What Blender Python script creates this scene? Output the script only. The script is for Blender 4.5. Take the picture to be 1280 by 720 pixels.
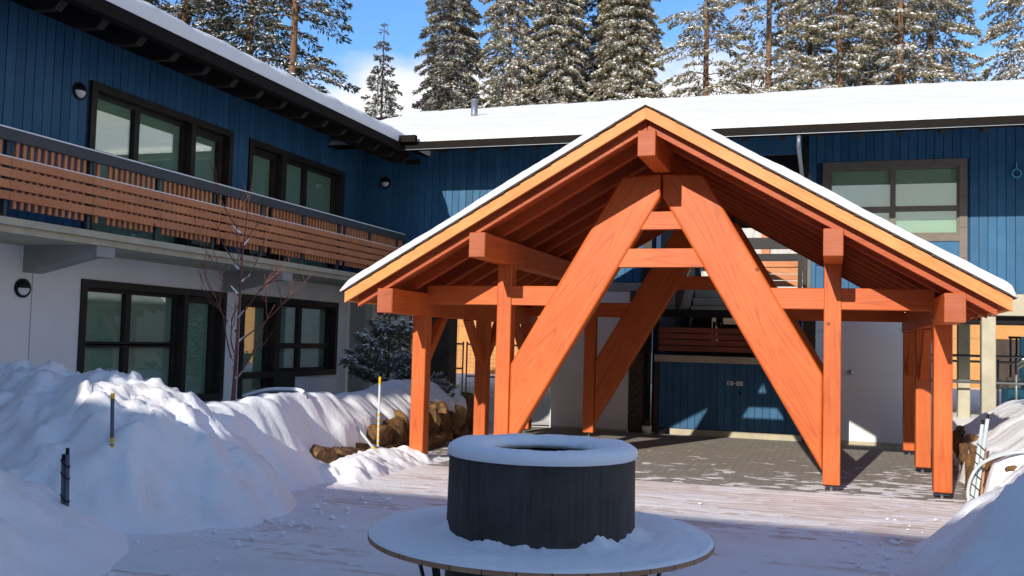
import bpy, bmesh, math, random
import numpy as np
from mathutils import Matrix, Vector, noise
R_=math.radians
for o in list(bpy.data.objects): bpy.data.objects.remove(o, do_unlink=True)
sc=bpy.context.scene
COL=sc.collection
random.seed(7); rng=np.random.default_rng(7)

# ---------------------------------------------------------------- camera
H=1.6
def camera():
    f=1200.; cx,cy=640.,360.
    Y=Vector((1038-cx,437-cy,f)).normalized()
    X=-Vector((-3200-cx,325-cy,f)); X=(X-Y*X.dot(Y)).normalized()
    Z=-Y.cross(X)
    if Z.y>0: Z=-Z
    rows=(X,Y,Z)
    right=Vector([r.x for r in rows]); down=Vector([r.y for r in rows]); fwd=Vector([r.z for r in rows])
    m=Matrix.Identity(4)
    for i in range(3):
        m[i][0]=right[i]; m[i][1]=-down[i]; m[i][2]=-fwd[i]
    m[2][3]=H
    cd=bpy.data.cameras.new('camera'); cam=bpy.data.objects.new('camera',cd); COL.objects.link(cam)
    cam.matrix_world=m
    cd.sensor_width=36; cd.sensor_fit='HORIZONTAL'; cd.lens=f/1280*36
    cd.clip_start=.1; cd.clip_end=4000
    sc.camera=cam
camera()
# ---------------------------------------------------------------- sky, sun, exposure
SUN=Vector((.1375,.99,-.404)).normalized()      # the way the light travels
EL=math.asin(-SUN.z)
def world():
    w=bpy.data.worlds.new('World'); sc.world=w; w.use_nodes=True
    nt=w.node_tree; nt.nodes.clear(); N=nt.nodes.new; L=nt.links.new
    out=N('ShaderNodeOutputWorld'); bg=N('ShaderNodeBackground')
    sky=N('ShaderNodeTexSky'); sky.sky_type='NISHITA'; sky.sun_disc=False
    sky.sun_elevation=EL; sky.sun_rotation=math.atan2(-SUN.x,-SUN.y)
    sky.altitude=1400; sky.air_density=1.0; sky.dust_density=.25; sky.ozone_density=3.5
    tc=N('ShaderNodeTexCoord'); mp=N('ShaderNodeMapping'); mp.inputs['Location'].default_value=(1.7,.35,.5); mp.inputs['Scale'].default_value=(2.2,2.2,4.2)
    nz=N('ShaderNodeTexNoise'); nz.inputs['Scale'].default_value=1.5; nz.inputs['Detail'].default_value=9; nz.inputs['Roughness'].default_value=.55
    L(tc.outputs['Generated'],mp.inputs[0]); L(mp.outputs[0],nz.inputs['Vector'])
    sep=N('ShaderNodeSeparateXYZ'); L(tc.outputs['Generated'],sep.inputs[0])
    el=N('ShaderNodeMapRange'); el.inputs['From Min'].default_value=.20; el.inputs['From Max'].default_value=.37; el.inputs['To Min'].default_value=.20; el.inputs['To Max'].default_value=-.06
    L(sep.outputs['Z'],el.inputs['Value'])
    ad=N('ShaderNodeMath'); ad.operation='ADD'; L(nz.outputs['Fac'],ad.inputs[0]); L(el.outputs[0],ad.inputs[1])
    rp=N('ShaderNodeMapRange'); rp.interpolation_type='SMOOTHSTEP'; rp.inputs['From Min'].default_value=.45; rp.inputs['From Max'].default_value=.66; rp.inputs['To Max'].default_value=.92
    L(ad.outputs[0],rp.inputs['Value'])
    mix=N('ShaderNodeMix'); mix.data_type='RGBA'; L(rp.outputs[0],mix.inputs['Factor'])
    hs=N('ShaderNodeHueSaturation'); hs.inputs['Saturation'].default_value=1.12; hs.inputs['Value'].default_value=.78; L(sky.outputs[0],hs.inputs['Color']); L(hs.outputs[0],mix.inputs['A']); mix.inputs['B'].default_value=(3.95,3.8,3.6,1)
    L(mix.outputs['Result'],bg.inputs['Color']); bg.inputs['Strength'].default_value=.15
    L(bg.outputs[0],out.inputs[0])
world()
sd=bpy.data.lights.new('sun','SUN'); sd.energy=2.8; sd.angle=R_(.5); sd.color=(1,.93,.82)
so=bpy.data.objects.new('sun',sd); COL.objects.link(so); so.rotation_euler=SUN.to_track_quat('-Z','Y').to_euler(); so.location=(-5,-30,20)
sc.view_settings.view_transform='Standard'; sc.view_settings.look='None'; sc.view_settings.gamma=1
sc.view_settings.exposure=.95; sc.view_settings.use_curve_mapping=False

# ---------------------------------------------------------------- materials
class NT:
    def __init__(s,name):
        s.m=bpy.data.materials.new(name); s.m.use_nodes=True; s.t=s.m.node_tree
        s.b=s.t.nodes['Principled BSDF']; s.out=s.t.nodes['Material Output']
    def n(s,ty,**k):
        x=s.t.nodes.new(ty)
        for a,v in k.items(): setattr(x,a,v)
        return x
    def l(s,a,b): s.t.links.new(a,b)
    def coords(s,scale=(1,1,1),rnd=True,kind='Object'):
        tc=s.n('ShaderNodeTexCoord'); mp=s.n('ShaderNodeMapping'); mp.inputs['Scale'].default_value=scale
        if rnd:
            oi=s.n('ShaderNodeObjectInfo'); mu=s.n('ShaderNodeVectorMath',operation='SCALE'); mu.inputs[0].default_value=(37,23,61)
            s.l(oi.outputs['Random'],mu.inputs['Scale']); ad=s.n('ShaderNodeVectorMath',operation='ADD')
            s.l(tc.outputs[kind],ad.inputs[0]); s.l(mu.outputs[0],ad.inputs[1]); s.l(ad.outputs[0],mp.inputs[0])
        else: s.l(tc.outputs[kind],mp.inputs[0])
        return mp.outputs[0]
    def noise(s,vec,scale,detail=4,rough=.55,dist=0):
        x=s.n('ShaderNodeTexNoise'); x.inputs['Scale'].default_value=scale; x.inputs['Detail'].default_value=detail; x.inputs['Roughness'].default_value=rough; x.inputs['Distortion'].default_value=dist
        s.l(vec,x.inputs['Vector']); return x.outputs['Fac']
    def ramp(s,fac,stops):
        x=s.n('ShaderNodeValToRGB'); e=x.color_ramp.elements
        while len(e)<len(stops): e.new(.5)
        for i,(p,c) in enumerate(stops): e[i].position=p; e[i].color=(*c,1) if len(c)==3 else c
        s.l(fac,x.inputs[0]); return x.outputs['Color']
    def rng(s,fac,a,b,c=0,d=1):
        x=s.n('ShaderNodeMapRange'); x.inputs['From Min'].default_value=a; x.inputs['From Max'].default_value=b; x.inputs['To Min'].default_value=c; x.inputs['To Max'].default_value=d
        s.l(fac,x.inputs['Value']); return x.outputs[0]
    def mix(s,f,a,b,blend='MIX'):
        x=s.n('ShaderNodeMix',data_type='RGBA',blend_type=blend)
        for v,k in ((f,'Factor'),(a,'A'),(b,'B')):
            if hasattr(v,'is_output'): s.l(v,x.inputs[k])
            else: x.inputs[k].default_value=v if k=='Factor' else (*v,1)
        return x.outputs['Result']
    def math(s,op,a,b):
        x=s.n('ShaderNodeMath',operation=op)
        for i,v in enumerate((a,b)):
            if hasattr(v,'is_output'): s.l(v,x.inputs[i])
            else: x.inputs[i].default_value=v
        return x.outputs[0]
    def bump(s,h,strength=.3,dist=.01):
        x=s.n('ShaderNodeBump'); x.inputs['Strength'].default_value=strength; x.inputs['Distance'].default_value=dist
        s.l(h,x.inputs['Height']); s.l(x.outputs[0],s.b.inputs['Normal'])
    def col(s,c):
        if hasattr(c,'is_output'): s.l(c,s.b.inputs['Base Color'])
        else: s.b.inputs['Base Color'].default_value=(*c,1)
    def set(s,rough=.6,metal=0,spec=.5):
        s.b.inputs['Roughness'].default_value=rough; s.b.inputs['Metallic'].default_value=metal; s.b.inputs['Specular IOR Level'].default_value=spec
        return s.m
def tone(t,c,amt=.12):
    oi=t.n('ShaderNodeObjectInfo'); v=t.rng(oi.outputs['Random'],0,1,1-amt,1+amt)
    h=t.n('ShaderNodeHueSaturation'); t.l(v,h.inputs['Value']); t.l(c,h.inputs['Color']); return h.outputs[0]
def wood(name,c_lo,c_hi,c_dark,rough=.55,knots=True,grain=1.0):
    t=NT(name); v=t.coords((1,1,1))
    st=t.n('ShaderNodeMapping'); st.inputs['Scale'].default_value=(.13,2.4,2.4); t.l(v,st.inputs[0])
    st2=t.n('ShaderNodeMapping'); st2.inputs['Scale'].default_value=(2.5,60,60); t.l(v,st2.inputs[0])
    big=t.noise(st.outputs[0],1.2,1.5,.35)
    w=t.n('ShaderNodeMath',operation='MULTIPLY'); w.inputs[1].default_value=130*grain; t.l(big,w.inputs[0])
    sn=t.n('ShaderNodeMath',operation='SINE'); t.l(w.outputs[0],sn.inputs[0])
    ringf=t.rng(sn.outputs[0],.45,1.0,0,1)
    fine=t.noise(st2.outputs[0],1,3,.6)
    blotch=t.noise(v,1.7,4,.6)
    c=t.mix(t.rng(blotch,.32,.68),c_lo,c_hi)
    c=t.mix(t.math('MULTIPLY',ringf,t.rng(t.noise(v,2.3,2),.38,.62,.10,.48)),c,c_dark)
    c=t.mix(t.rng(fine,.35,.75,0,.30),c,c_dark)
    if knots:
        vo=t.n('ShaderNodeTexVoronoi'); vo.inputs['Scale'].default_value=1.9; t.l(v,vo.inputs['Vector'])
        c=t.mix(t.rng(vo.outputs['Distance'],.035,.06,.75,0),c,tuple(x*.35 for x in c_dark))
    t.col(tone(t,c,.07)); t.bump(t.math('ADD',fine,t.math('MULTIPLY',ringf,.6)),.25,.004)
    return t.set(rough,0,.35)
M={}
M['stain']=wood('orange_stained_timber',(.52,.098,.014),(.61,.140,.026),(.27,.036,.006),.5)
M['stain_end']=wood('timber_end_grain',(.36,.085,.028),(.46,.13,.055),(.22,.042,.015),.6,False,2.2)
M['barge']=wood('honey_barge_board',(.64,.23,.055),(.72,.32,.095),(.46,.13,.03),.55)
M['rafter']=wood('shade_darkened_rafter',(.36,.062,.012),(.44,.085,.017),(.20,.028,.006),.55)  # timber stain darkened to carry the shade under the roof
M['slat']=wood('balcony_cedar',(.50,.185,.075),(.60,.25,.11),(.34,.10,.04),.65,True,.8)
M['redslat']=wood('red_brown_board',(.22,.06,.03),(.30,.085,.04),(.13,.03,.016),.6,False)
M['benchwood']=wood('weathered_bench_slat',(.36,.19,.10),(.46,.26,.15),(.20,.09,.05),.7,False)
def blue():
    t=NT('blue_board_paint'); v=t.coords((1,1,1)); a=t.noise(v,3,5,.6)
    s2=t.n('ShaderNodeMapping'); s2.inputs['Scale'].default_value=(40,40,1.6); t.l(v,s2.inputs[0]); g=t.noise(s2.outputs[0],1,4,.65)
    c=t.mix(t.rng(a,.3,.7),(.022,.095,.190),(.034,.122,.235)); c=t.mix(t.rng(g,.5,.8,0,.35),c,(.014,.062,.130))
    vo=t.n('ShaderNodeTexVoronoi'); vo.inputs['Scale'].default_value=1.6; t.l(v,vo.inputs['Vector'])
    c=t.mix(t.rng(vo.outputs['Distance'],.02,.05,.6,0),c,(.008,.045,.11))
    t.col(tone(t,c,.13)); t.bump(g,.35,.006); return t.set(.62,0,.3)
M['blue']=blue()
def plain(name,c,rough=.6,metal=0,var=.12,scale=6,bumpd=.002,bs=.25,spec=.2):
    t=NT(name); v=t.coords((1,1,1)); a=t.noise(v,scale,6,.6)
    t.col(t.mix(t.rng(a,.3,.7),tuple(x*(1-var) for x in c),tuple(min(1,x*(1+var)) for x in c)))
    t.bump(t.noise(v,scale*12,4,.6),bs,bumpd); return t.set(rough,metal,spec)
M['blueback']=plain('dark_blue_backing',(.008,.04,.10))
M['stucco']=plain('pale_stucco',(.76,.74,.715),.85,0,.05,1.5,.003,.4)
M['concrete']=plain('tan_concrete',(.44,.395,.29),.85,0,.16,3,.004,.4)
M['concrete_grey']=plain('grey_concrete',(.34,.33,.30),.85,0,.15,3,.004,.4)
M['trim']=plain('dark_bronze_trim',(.030,.025,.021),.45,0,.2,4,.001,.1)
M['gutter']=plain('dark_brown_gutter',(.016,.0135,.012),.85,0,.15,4,.001,.1,.05)
M['soffit']=plain('dark_brown_soffit',(.032,.024,.020),.7,0,.2,4)
M['rail']=plain('charcoal_rail',(.060,.064,.066),.55,0,.12,4)
M['black']=plain('black_metal',(.014,.014,.015),.4,.2,.2,5)
M['darkwood']=plain('dark_brown_column',(.055,.040,.030),.75,0,.25,4)
M['galv']=plain('galvanised_steel',(.42,.43,.44),.35,.85,.12,10)
M['greysteel']=plain('grey_steel_tube',(.20,.22,.25),.45,.5,.15,6)
M['tan_trim']=plain('weathered_window_trim',(.17,.145,.12),.6,0,.15,5)
M['whiteplastic']=plain('white_plastic',(.72,.72,.70),.5)
M['palepole']=plain('pale_grey_pole',(.50,.55,.55),.5,0,.1,8)
M['darkpole']=plain('slate_grey_pole',(.10,.12,.15),.5,0,.15,8)
M['yellow']=plain('yellow_plastic',(.75,.42,.02),.5,0,.12,12)
M['liftblue']=plain('sky_blue_machine_paint',(.09,.36,.55),.45,0,.1,5)
M['bark']=plain('spruce_bark',(.17,.095,.055),.9,0,.35,9,.02,.7)
M['twig']=plain('red_brown_twig',(.19,.075,.055),.7,0,.25,9,.003,.3)
M['pot']=plain('white_pot',(.62,.60,.56),.6)
def snowmat(name,c=(.89,.89,.895),lumps=22,bs=.45,dirt=0):
    t=NT(name); v=t.coords((1,1,1),False); a=t.noise(v,lumps,6,.62); b=t.noise(v,180,3,.6)
    cc=t.mix(t.rng(t.noise(v,.9,4),.3,.7,0,1),c,tuple(x*.965 for x in c))
    if dirt: cc=t.mix(t.rng(t.noise(v,1.6,5,.65,.6),.50,.72,0,dirt),cc,(.72,.56,.46))
    t.col(cc); t.bump(t.math('ADD',a,t.math('MULTIPLY',b,.25)),bs,.02)
    t.b.inputs['Subsurface Weight'].default_value=0
    return t.set(.75,0,.25)
M['snow']=snowmat('soft_snow'); M['roofsnow']=snowmat('smooth_roof_snow',(.74,.735,.73),lumps=7,bs=.3)
M['snowpile']=snowmat('ploughed_snow',lumps=16,bs=.7,dirt=.30)
M['film']=snowmat('trodden_snow',(.84,.82,.815),lumps=30,bs=.6,dirt=.38)
def shingle():
    t=NT('brown_shingle'); v=t.coords((1,1,1)); a=t.noise(v,30,4,.7)
    t.col(t.mix(t.rng(a,.3,.7),(.030,.024,.02),(.095,.07,.055))); t.bump(a,.5,.006); return t.set(.9,0,.2)
M['shingle']=shingle()
def glass():
    t=NT('window_glass'); t.t.nodes.remove(t.b)
    tr=t.n('ShaderNodeBsdfTransparent'); tr.inputs[0].default_value=(.78,.86,.82,1)
    gl=t.n('ShaderNodeBsdfGlossy'); gl.inputs['Roughness'].default_value=.0; gl.inputs['Color'].default_value=(.95,.97,.96,1)
    v=t.coords((1,1,1),False); bp=t.n('ShaderNodeBump'); bp.inputs['Strength'].default_value=.02; bp.inputs['Distance'].default_value=.02; t.l(t.noise(v,1.3,1),bp.inputs['Height']); t.l(bp.outputs[0],gl.inputs['Normal'])
    lwn=t.n('ShaderNodeLayerWeight'); lwn.inputs['Blend'].default_value=.5; pw=t.math('POWER',lwn.outputs['Facing'],3.0); fr=t.rng(pw,0,1,.13,1.0)
    mx=t.n('ShaderNodeMixShader'); t.l(fr,mx.inputs[0]); t.l(tr.outputs[0],mx.inputs[1]); t.l(gl.outputs[0],mx.inputs[2]); t.l(mx.outputs[0],t.out.inputs[0])
    return t.m
M['glass']=glass()
M['blind']=plain('pale_green_blind',(.66,.72,.62),.85,0,.04,2)
M['blind_white']=plain('cream_blind',(.80,.80,.68),.85,0,.03,2)
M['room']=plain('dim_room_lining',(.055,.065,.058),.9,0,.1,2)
def pit():
    t=NT('streaked_dark_concrete'); v=t.coords((1,1,1),False)
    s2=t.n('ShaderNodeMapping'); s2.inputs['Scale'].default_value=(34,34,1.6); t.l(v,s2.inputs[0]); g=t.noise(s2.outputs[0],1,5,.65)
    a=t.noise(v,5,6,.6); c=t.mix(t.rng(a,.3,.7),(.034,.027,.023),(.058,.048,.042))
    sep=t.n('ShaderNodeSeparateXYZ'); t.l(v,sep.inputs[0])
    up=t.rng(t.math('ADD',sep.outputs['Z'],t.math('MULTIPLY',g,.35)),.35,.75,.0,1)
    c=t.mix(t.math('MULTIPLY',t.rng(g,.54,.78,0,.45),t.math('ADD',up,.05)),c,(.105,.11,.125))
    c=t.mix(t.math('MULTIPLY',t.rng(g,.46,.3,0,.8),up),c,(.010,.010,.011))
    t.col(c); t.bump(t.noise(v,40,5,.7),.4,.003); return t.set(.7,0,.35)
M['pit']=pit()
def pavers():
    t=NT('grey_paving_brick'); tc=t.coords((1,1,1),False)
    ro=t.n('ShaderNodeMapping'); ro.inputs['Rotation'].default_value=(0,0,R_(0)); t.l(tc,ro.inputs[0])
    br=t.n('ShaderNodeTexBrick'); br.inputs['Scale'].default_value=1; br.inputs['Brick Width'].default_value=.22; br.inputs['Row Height'].default_value=.11; br.inputs['Mortar Size'].default_value=.007
    br.inputs['Color1'].default_value=(.29,.265,.225,1); br.inputs['Color2'].default_value=(.34,.31,.265,1); br.inputs['Mortar'].default_value=(.17,.155,.135,1); t.l(ro.outputs[0],br.inputs['Vector'])
    a=t.noise(tc,1.1,6,.65); c=t.mix(t.rng(a,.35,.65,0,.5),br.outputs['Color'],(.235,.22,.19))
    f=t.noise(tc,5.5,8,.72); c=t.mix(t.rng(f,.60,.66,0,.7),c,(.70,.69,.68))
    t.col(c); t.bump(br.outputs['Fac'],-.4,.006); return t.set(.85,0,.3)
M['pavers']=pavers()
def deckmat():
    t=NT('snow_dusted_deck_board'); v=t.coords((1,1,1)); w=t.coords((1,1,1),False,'Object')
    s2=t.n('ShaderNodeMapping'); s2.inputs['Scale'].default_value=(1.5,25,25); t.l(v,s2.inputs[0]); g=t.noise(s2.outputs[0],1,5,.65)
    c=t.mix(t.rng(g,.35,.7),(.42,.27,.215),(.52,.36,.29)); 
    s3=t.n('ShaderNodeMapping'); s3.inputs['Scale'].default_value=(1.2,4,4); t.l(v,s3.inputs[0]); n=t.noise(s3.outputs[0],2.2,7,.7)
    c=t.mix(t.rng(n,.32,.56,.15,.85),c,(.80,.765,.745)); t.col(tone(t,c,.06)); t.bump(g,.3,.004); return t.set(.7,0,.3)
M['deck']=deckmat()
def plywood():
    t=NT('orange_strand_board'); v=t.coords((1,1,1),False); a=t.noise(v,26,3,.7,1.5); b=t.noise(v,.7,3)
    c=t.ramp(a,[(.3,(.33,.15,.05)),(.5,(.55,.27,.09)),(.72,(.68,.38,.16))]); c=t.mix(t.rng(b,.35,.65,0,.35),c,(.45,.20,.06)); t.col(c); return t.set(.8,0,.2)
M['ply']=plywood()
def rockm(name,a,b,d):
    t=NT(name); v=t.coords((1,1,1)); n=t.noise(v,7,7,.75,.6); m=t.noise(v,22,5,.7)
    c=t.ramp(n,[(.32,d),(.5,a),(.66,b)]); c=t.mix(t.rng(m,.5,.7,0,.6),c,d); t.col(c); t.bump(m,.8,.03); return t.set(.9,0,.2)
M['rock']=rockm('rusty_brown_boulder',(.16,.088,.042),(.36,.18,.05),(.05,.034,.024))
M['stackstone']=rockm('dark_stacked_stone',(.10,.085,.065),(.17,.13,.09),(.05,.042,.035))
def palestone():
    t=NT('pale_rubble_stone'); v=t.coords((1,1,1),False); vo=t.n('ShaderNodeTexVoronoi',feature='DISTANCE_TO_EDGE'); vo.inputs['Scale'].default_value=1.7; t.l(v,vo.inputs['Vector'])
    a=t.noise(v,9,5,.7); c=t.mix(t.rng(a,.3,.7),(.42,.40,.36),(.62,.60,.56)); c=t.mix(t.rng(vo.outputs['Distance'],.0,.06,.7,0),c,(.26,.25,.23)); t.col(c); t.bump(vo.outputs['Distance'],.5,.05); return t.set(.9,0,.2)
M['palestone']=palestone()
def needles(name,a,b):
    t=NT(name); oi=t.n('ShaderNodeNewGeometry'); v=t.coords((1,1,1)); n=t.noise(v,1.1,3,.6); m=t.noise(v,14,3,.6)
    c=t.mix(t.rng(n,.35,.65),a,b); c=t.mix(t.rng(m,.4,.75,0,.5),c,(.30,.25,.15)); t.col(c)
    t.b.inputs['Transmission Weight'].default_value=0
    return t.set(.7,0,.25)
M['needle']=needles('frosted_spruce_needles',(.19,.16,.085),(.30,.25,.145))
M['needle_dark']=needles('shade_darkened_needles',(.030,.036,.022),(.060,.058,.034))  # darker base colour stands in for shade on the spruces behind the left roof
M['needle_blue']=needles('young_spruce_needles',(.085,.105,.07),(.14,.155,.10))
# ---------------------------------------------------------------- object helpers
W={}
def put(name,data,mat=None,parent=None,mw=None,label=None,cat=None,group=None,kind=None,plabel=None):
    o=bpy.data.objects.new(name,data); COL.objects.link(o)
    mw=mw if mw is not None else Matrix.Identity(4)
    W[o]=mw.copy()
    if parent is not None:
        o.parent=parent; o.matrix_basis=W[parent].inverted()@mw
    else: o.matrix_basis=mw
    if mat is not None and data is not None and len(data.materials)==0: data.materials.append(M[mat] if isinstance(mat,str) else mat)
    if label: o['label']=label
    if cat: o['category']=cat
    if group: o['group']=group
    if kind: o['kind']=kind
    return o
def T(x,y,z): return Matrix.Translation((x,y,z))
def thing(name,loc,label,cat,group=None,rz=0): return put(name,None,None,None,T(*loc)@Matrix.Rotation(rz,4,'Z'),label,cat,group)
def mesh(vs,fs,name='mesh',smooth=False):
    m=bpy.data.meshes.new(name); m.from_pydata([tuple(v) for v in vs],[],[tuple(f) for f in fs]); m.update()
    bm=bmesh.new(); bm.from_mesh(m); bmesh.ops.recalc_face_normals(bm,faces=bm.faces[:]); bm.to_mesh(m); bm.free()
    if smooth: m.polygons.foreach_set('use_smooth',[True]*len(m.polygons))
    return m
_bc={}
def boxmesh(sx,sy,sz,bev=0,key=None):
    k=(round(sx,4),round(sy,4),round(sz,4),bev,key)
    if k in _bc: return _bc[k]
    bm=bmesh.new(); bmesh.ops.create_cube(bm,size=1)
    for v in bm.verts: v.co.x*=sx; v.co.y*=sy; v.co.z*=sz
    if bev: bmesh.ops.bevel(bm,geom=bm.edges[:],offset=bev,segments=1,affect='EDGES',profile=.5)
    m=bpy.data.meshes.new('box'); bm.to_mesh(m); bm.free(); _bc[k]=m; return m
def box(name,x0,x1,y0,y1,z0,z1,mat,parent=None,bev=0,**kw):
    m=boxmesh(x1-x0,y1-y0,z1-z0,bev,str(mat))
    return put(name,m,mat,parent,T((x0+x1)/2,(y0+y1)/2,(z0+z1)/2),**kw)
def beam(name,p0,p1,w,h,mat,parent=None,bev=.008,up=(0,0,1),**kw):
    """box with local X along p0->p1, width w sideways, height h"""
    p0=Vector(p0); p1=Vector(p1); x=(p1-p0); L=x.length; x.normalize(); u=Vector(up)
    if abs(x.dot(u))>.999: u=Vector((0,1,0))
    y=u.cross(x).normalized(); z=x.cross(y)
    mw=Matrix(((x.x,y.x,z.x,0),(x.y,y.y,z.y,0),(x.z,y.z,z.z,0),(0,0,0,1))); mw.translation=(p0+p1)/2
    return put(name,boxmesh(L,w,h,bev,str(mat)),mat,parent,mw,**kw)
def boxes(name,lst,mat,parent=None,**kw):
    vs=[];fs=[]
    for x0,x1,y0,y1,z0,z1 in lst:
        b=len(vs); vs+=[(x,y,z) for x in (x0,x1) for y in (y0,y1) for z in (z0,z1)]
        fs+=[tuple(b+i for i in f) for f in ((0,1,3,2),(4,6,7,5),(0,4,5,1),(2,3,7,6),(0,2,6,4),(1,5,7,3))]
    return put(name,mesh(vs,fs),mat,parent,**kw)
def extrude(name,poly,axis,a0,a1,mat,parent=None,bev=0,**kw):
    """poly in the plane normal to axis; axis 'y': (x,z); 'x': (y,z); 'z': (x,y)"""
    def P(p,a): return {'y':(p[0],a,p[1]),'x':(a,p[0],p[1]),'z':(p[0],p[1],a)}[axis]
    n=len(poly); vs=[P(p,a0) for p in poly]+[P(p,a1) for p in poly]
    fs=[tuple(range(n)),tuple(range(2*n-1,n-1,-1))]+[(i,(i+1)%n,n+(i+1)%n,n+i) for i in range(n)]
    m=mesh(vs,fs)
    if bev:
        bm=bmesh.new(); bm.from_mesh(m); bmesh.ops.bevel(bm,geom=bm.edges[:],offset=bev,segments=2,affect='EDGES',profile=.5); bm.to_mesh(m); bm.free()
    return put(name,m,mat,parent,**kw)
def tube(path,rad,seg=8,cap=True):
    """returns verts, faces of a tube along path; rad number or list"""
    P=[Vector(p) for p in path]; n=len(P); rad=[rad]*n if not hasattr(rad,'__len__') else rad
    vs=[];fs=[]; prev=None
    for i,p in enumerate(P):
        d=(P[min(i+1,n-1)]-P[max(i-1,0)]).normalized()
        if prev is None: a=d.orthogonal().normalized()
        else: a=(prev-d*prev.dot(d)); a=a.normalized() if a.length>1e-6 else d.orthogonal().normalized()
        prev=a; b=d.cross(a)
        for k in range(seg):
            an=2*math.pi*k/seg; vs.append(p+(a*math.cos(an)+b*math.sin(an))*rad[i])
    for i in range(n-1):
        for k in range(seg): fs.append((i*seg+k,i*seg+(k+1)%seg,(i+1)*seg+(k+1)%seg,(i+1)*seg+k))
    if cap: fs.append(tuple(range(seg-1,-1,-1))); fs.append(tuple((n-1)*seg+k for k in range(seg)))
    return vs,fs
def tubeobj(name,path,rad,mat,parent=None,seg=8,**kw):
    vs,fs=tube(path,rad,seg); return put(name,mesh(vs,fs,smooth=True),mat,parent,**kw)
def lathe(name,prof,c,mat,parent=None,seg=48,smooth=True,closed=False,wob=None,**kw):
    vs=[];fs=[]; n=len(prof)
    for k in range(seg):
        a=2*math.pi*k/seg
        for i,(r,z) in enumerate(prof):
            if wob: r,z=wob(r,z,a,i)
            vs.append((r*math.cos(a),r*math.sin(a),z))
    for k in range(seg):
        for i in range(n if closed else n-1):
            a,b=k*n+i,k*n+(i+1)%n; c2,d=((k+1)%seg)*n+(i+1)%n,((k+1)%seg)*n+i; fs.append((a,b,c2,d))
    return put(name,mesh(vs,fs,smooth=smooth),mat,parent,T(*c),**kw)
def fbm(x,y,z=0,o=5,s=1.0):
    return noise.fractal(Vector((x*s,y*s,z)),.9,2.1,o,noise_basis='PERLIN_ORIGINAL')
def sstep(a,b,x):
    t=min(1,max(0,(x-a)/(b-a))); return t*t*(3-2*t)
def field(name,x0,x1,y0,y1,step,fn,mat,parent=None,cut=None,**kw):
    """height field; faces entirely below cut are left out"""
    nx=int((x1-x0)/step)+1; ny=int((y1-y0)/step)+1
    vs=[]
    for j in range(ny):
        for i in range(nx):
            x=x0+i*step; y=y0+j*step; vs.append((x,y,fn(x,y)))
    fs=[]
    for j in range(ny-1):
        for i in range(nx-1):
            a=j*nx+i; q=(a,a+1,a+nx+1,a+nx)
            if cut is not None and max(vs[k][2] for k in q)<cut: continue
            fs.append(q)
    m=bpy.data.meshes.new(name); m.from_pydata(vs,[],fs)
    bm=bmesh.new(); bm.from_mesh(m); bmesh.ops.delete(bm,geom=[v for v in bm.verts if not v.link_faces],context='VERTS'); bm.to_mesh(m); bm.free()
    m.polygons.foreach_set('use_smooth',[True]*len(m.polygons))
    return put(name,m,mat,parent,**kw)

# ================================================================ GROUND
box('ground',-400,400,-150,900,-.6,-.06,'snow',kind='structure')
box('pavement',-5.5,1.75,11.36,17.45,-.2,0,'pavers',kind='structure')
deck=box('deck',-7,6,1,11.35,-.2,-.03,'soffit',kind='structure')
yy=1.05; r=0
while yy<11.3:
    xs=-7+random.random()*1.2
    while xs<5.9:
        L=random.choice((3.0,3.6,4.2)); xe=min(xs+L,6)
        if xe-xs>.4: box('deck_board',xs,xe-.006,yy,yy+.136,-.03,0.0,'deck',deck)
        xs+=L
    yy+=.143
def film(x,y):
    n=fbm(x*.45,y*1.5,3.1,5,1.2)*.5+fbm(x*.8,y*7,9.1,4,1.3)*.40+fbm(x*5,y*6,19.1,4,1.3)*.25
    cov=.27-.27*sstep(7.4,9.6,y)-.10*sstep(10.6,11.3,y)+.35*sstep(-4.2,-5.2,x)
    cov-=.28*math.exp(-((x+3.75)/.9)**2-((y-6.9)/.45)**2)
    cov-=.25*math.exp(-((x-.9)/1.2)**2-((y-9.6)/.9)**2)
    return .0+.022*max(-.25,min(1.1,n+cov))
field('trodden_snow',-6.6,5.2,2.2,11.34,.034,film,'film',cut=-.001,kind='stuff',label='thin trodden snow lying over the deck boards')
def pfilm(x,y):
    n=fbm(x*2.6,y*6.0,5.5,6,1.6)
    return .012*max(-.3,min(1,n-.24-.12*(y-11.4)+.25*math.exp(-((x-.6)/1.2)**2)*(y<12.8)))
field('snow_dusting',-5.4,1.7,11.38,14.6,.03,pfilm,'film',cut=-.0005,kind='stuff',label='small flecks of snow on the grey paving')

# ================================================================ TIMBER PAVILION
C=-1.955; S=.572
pav=thing('timber_pavilion',(C,11.6,0),'open orange timber frame pavilion with snow covered gable roof on the courtyard paving','pavilion')
BY=(11.6,13.95,16.2)
def post(dx,y,z1):
    x=C+dx; beam('post',(x,y,.075),(x,y,z1),.19,.19,'stain',pav,.008,up=(0,1,0))
    bs=put('post_base',boxmesh(.17,.17,.014,.002,'black'),'black',pav,T(x,y,.067))
    vs,fs=tube([(0,0,-.067),(0,0,0)],.016,8); put('anchor_rod',mesh(vs,fs),'galv',bs,T(x,y,.067))
for i,y in enumerate(BY):
    for s in (-1,1):
        post(s*3.13,y,1.905)
        if i!=1: post(s*1.975,y,2.575)
YF,YK=10.47,16.50
def endcap(x,y,z0,z1,w): put('end_grain',boxmesh(w-.012,.004,z1-z0-.012,0,'stain_end'),'stain_end',pav,T(x,y-.0015,(z0+z1)/2))
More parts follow.
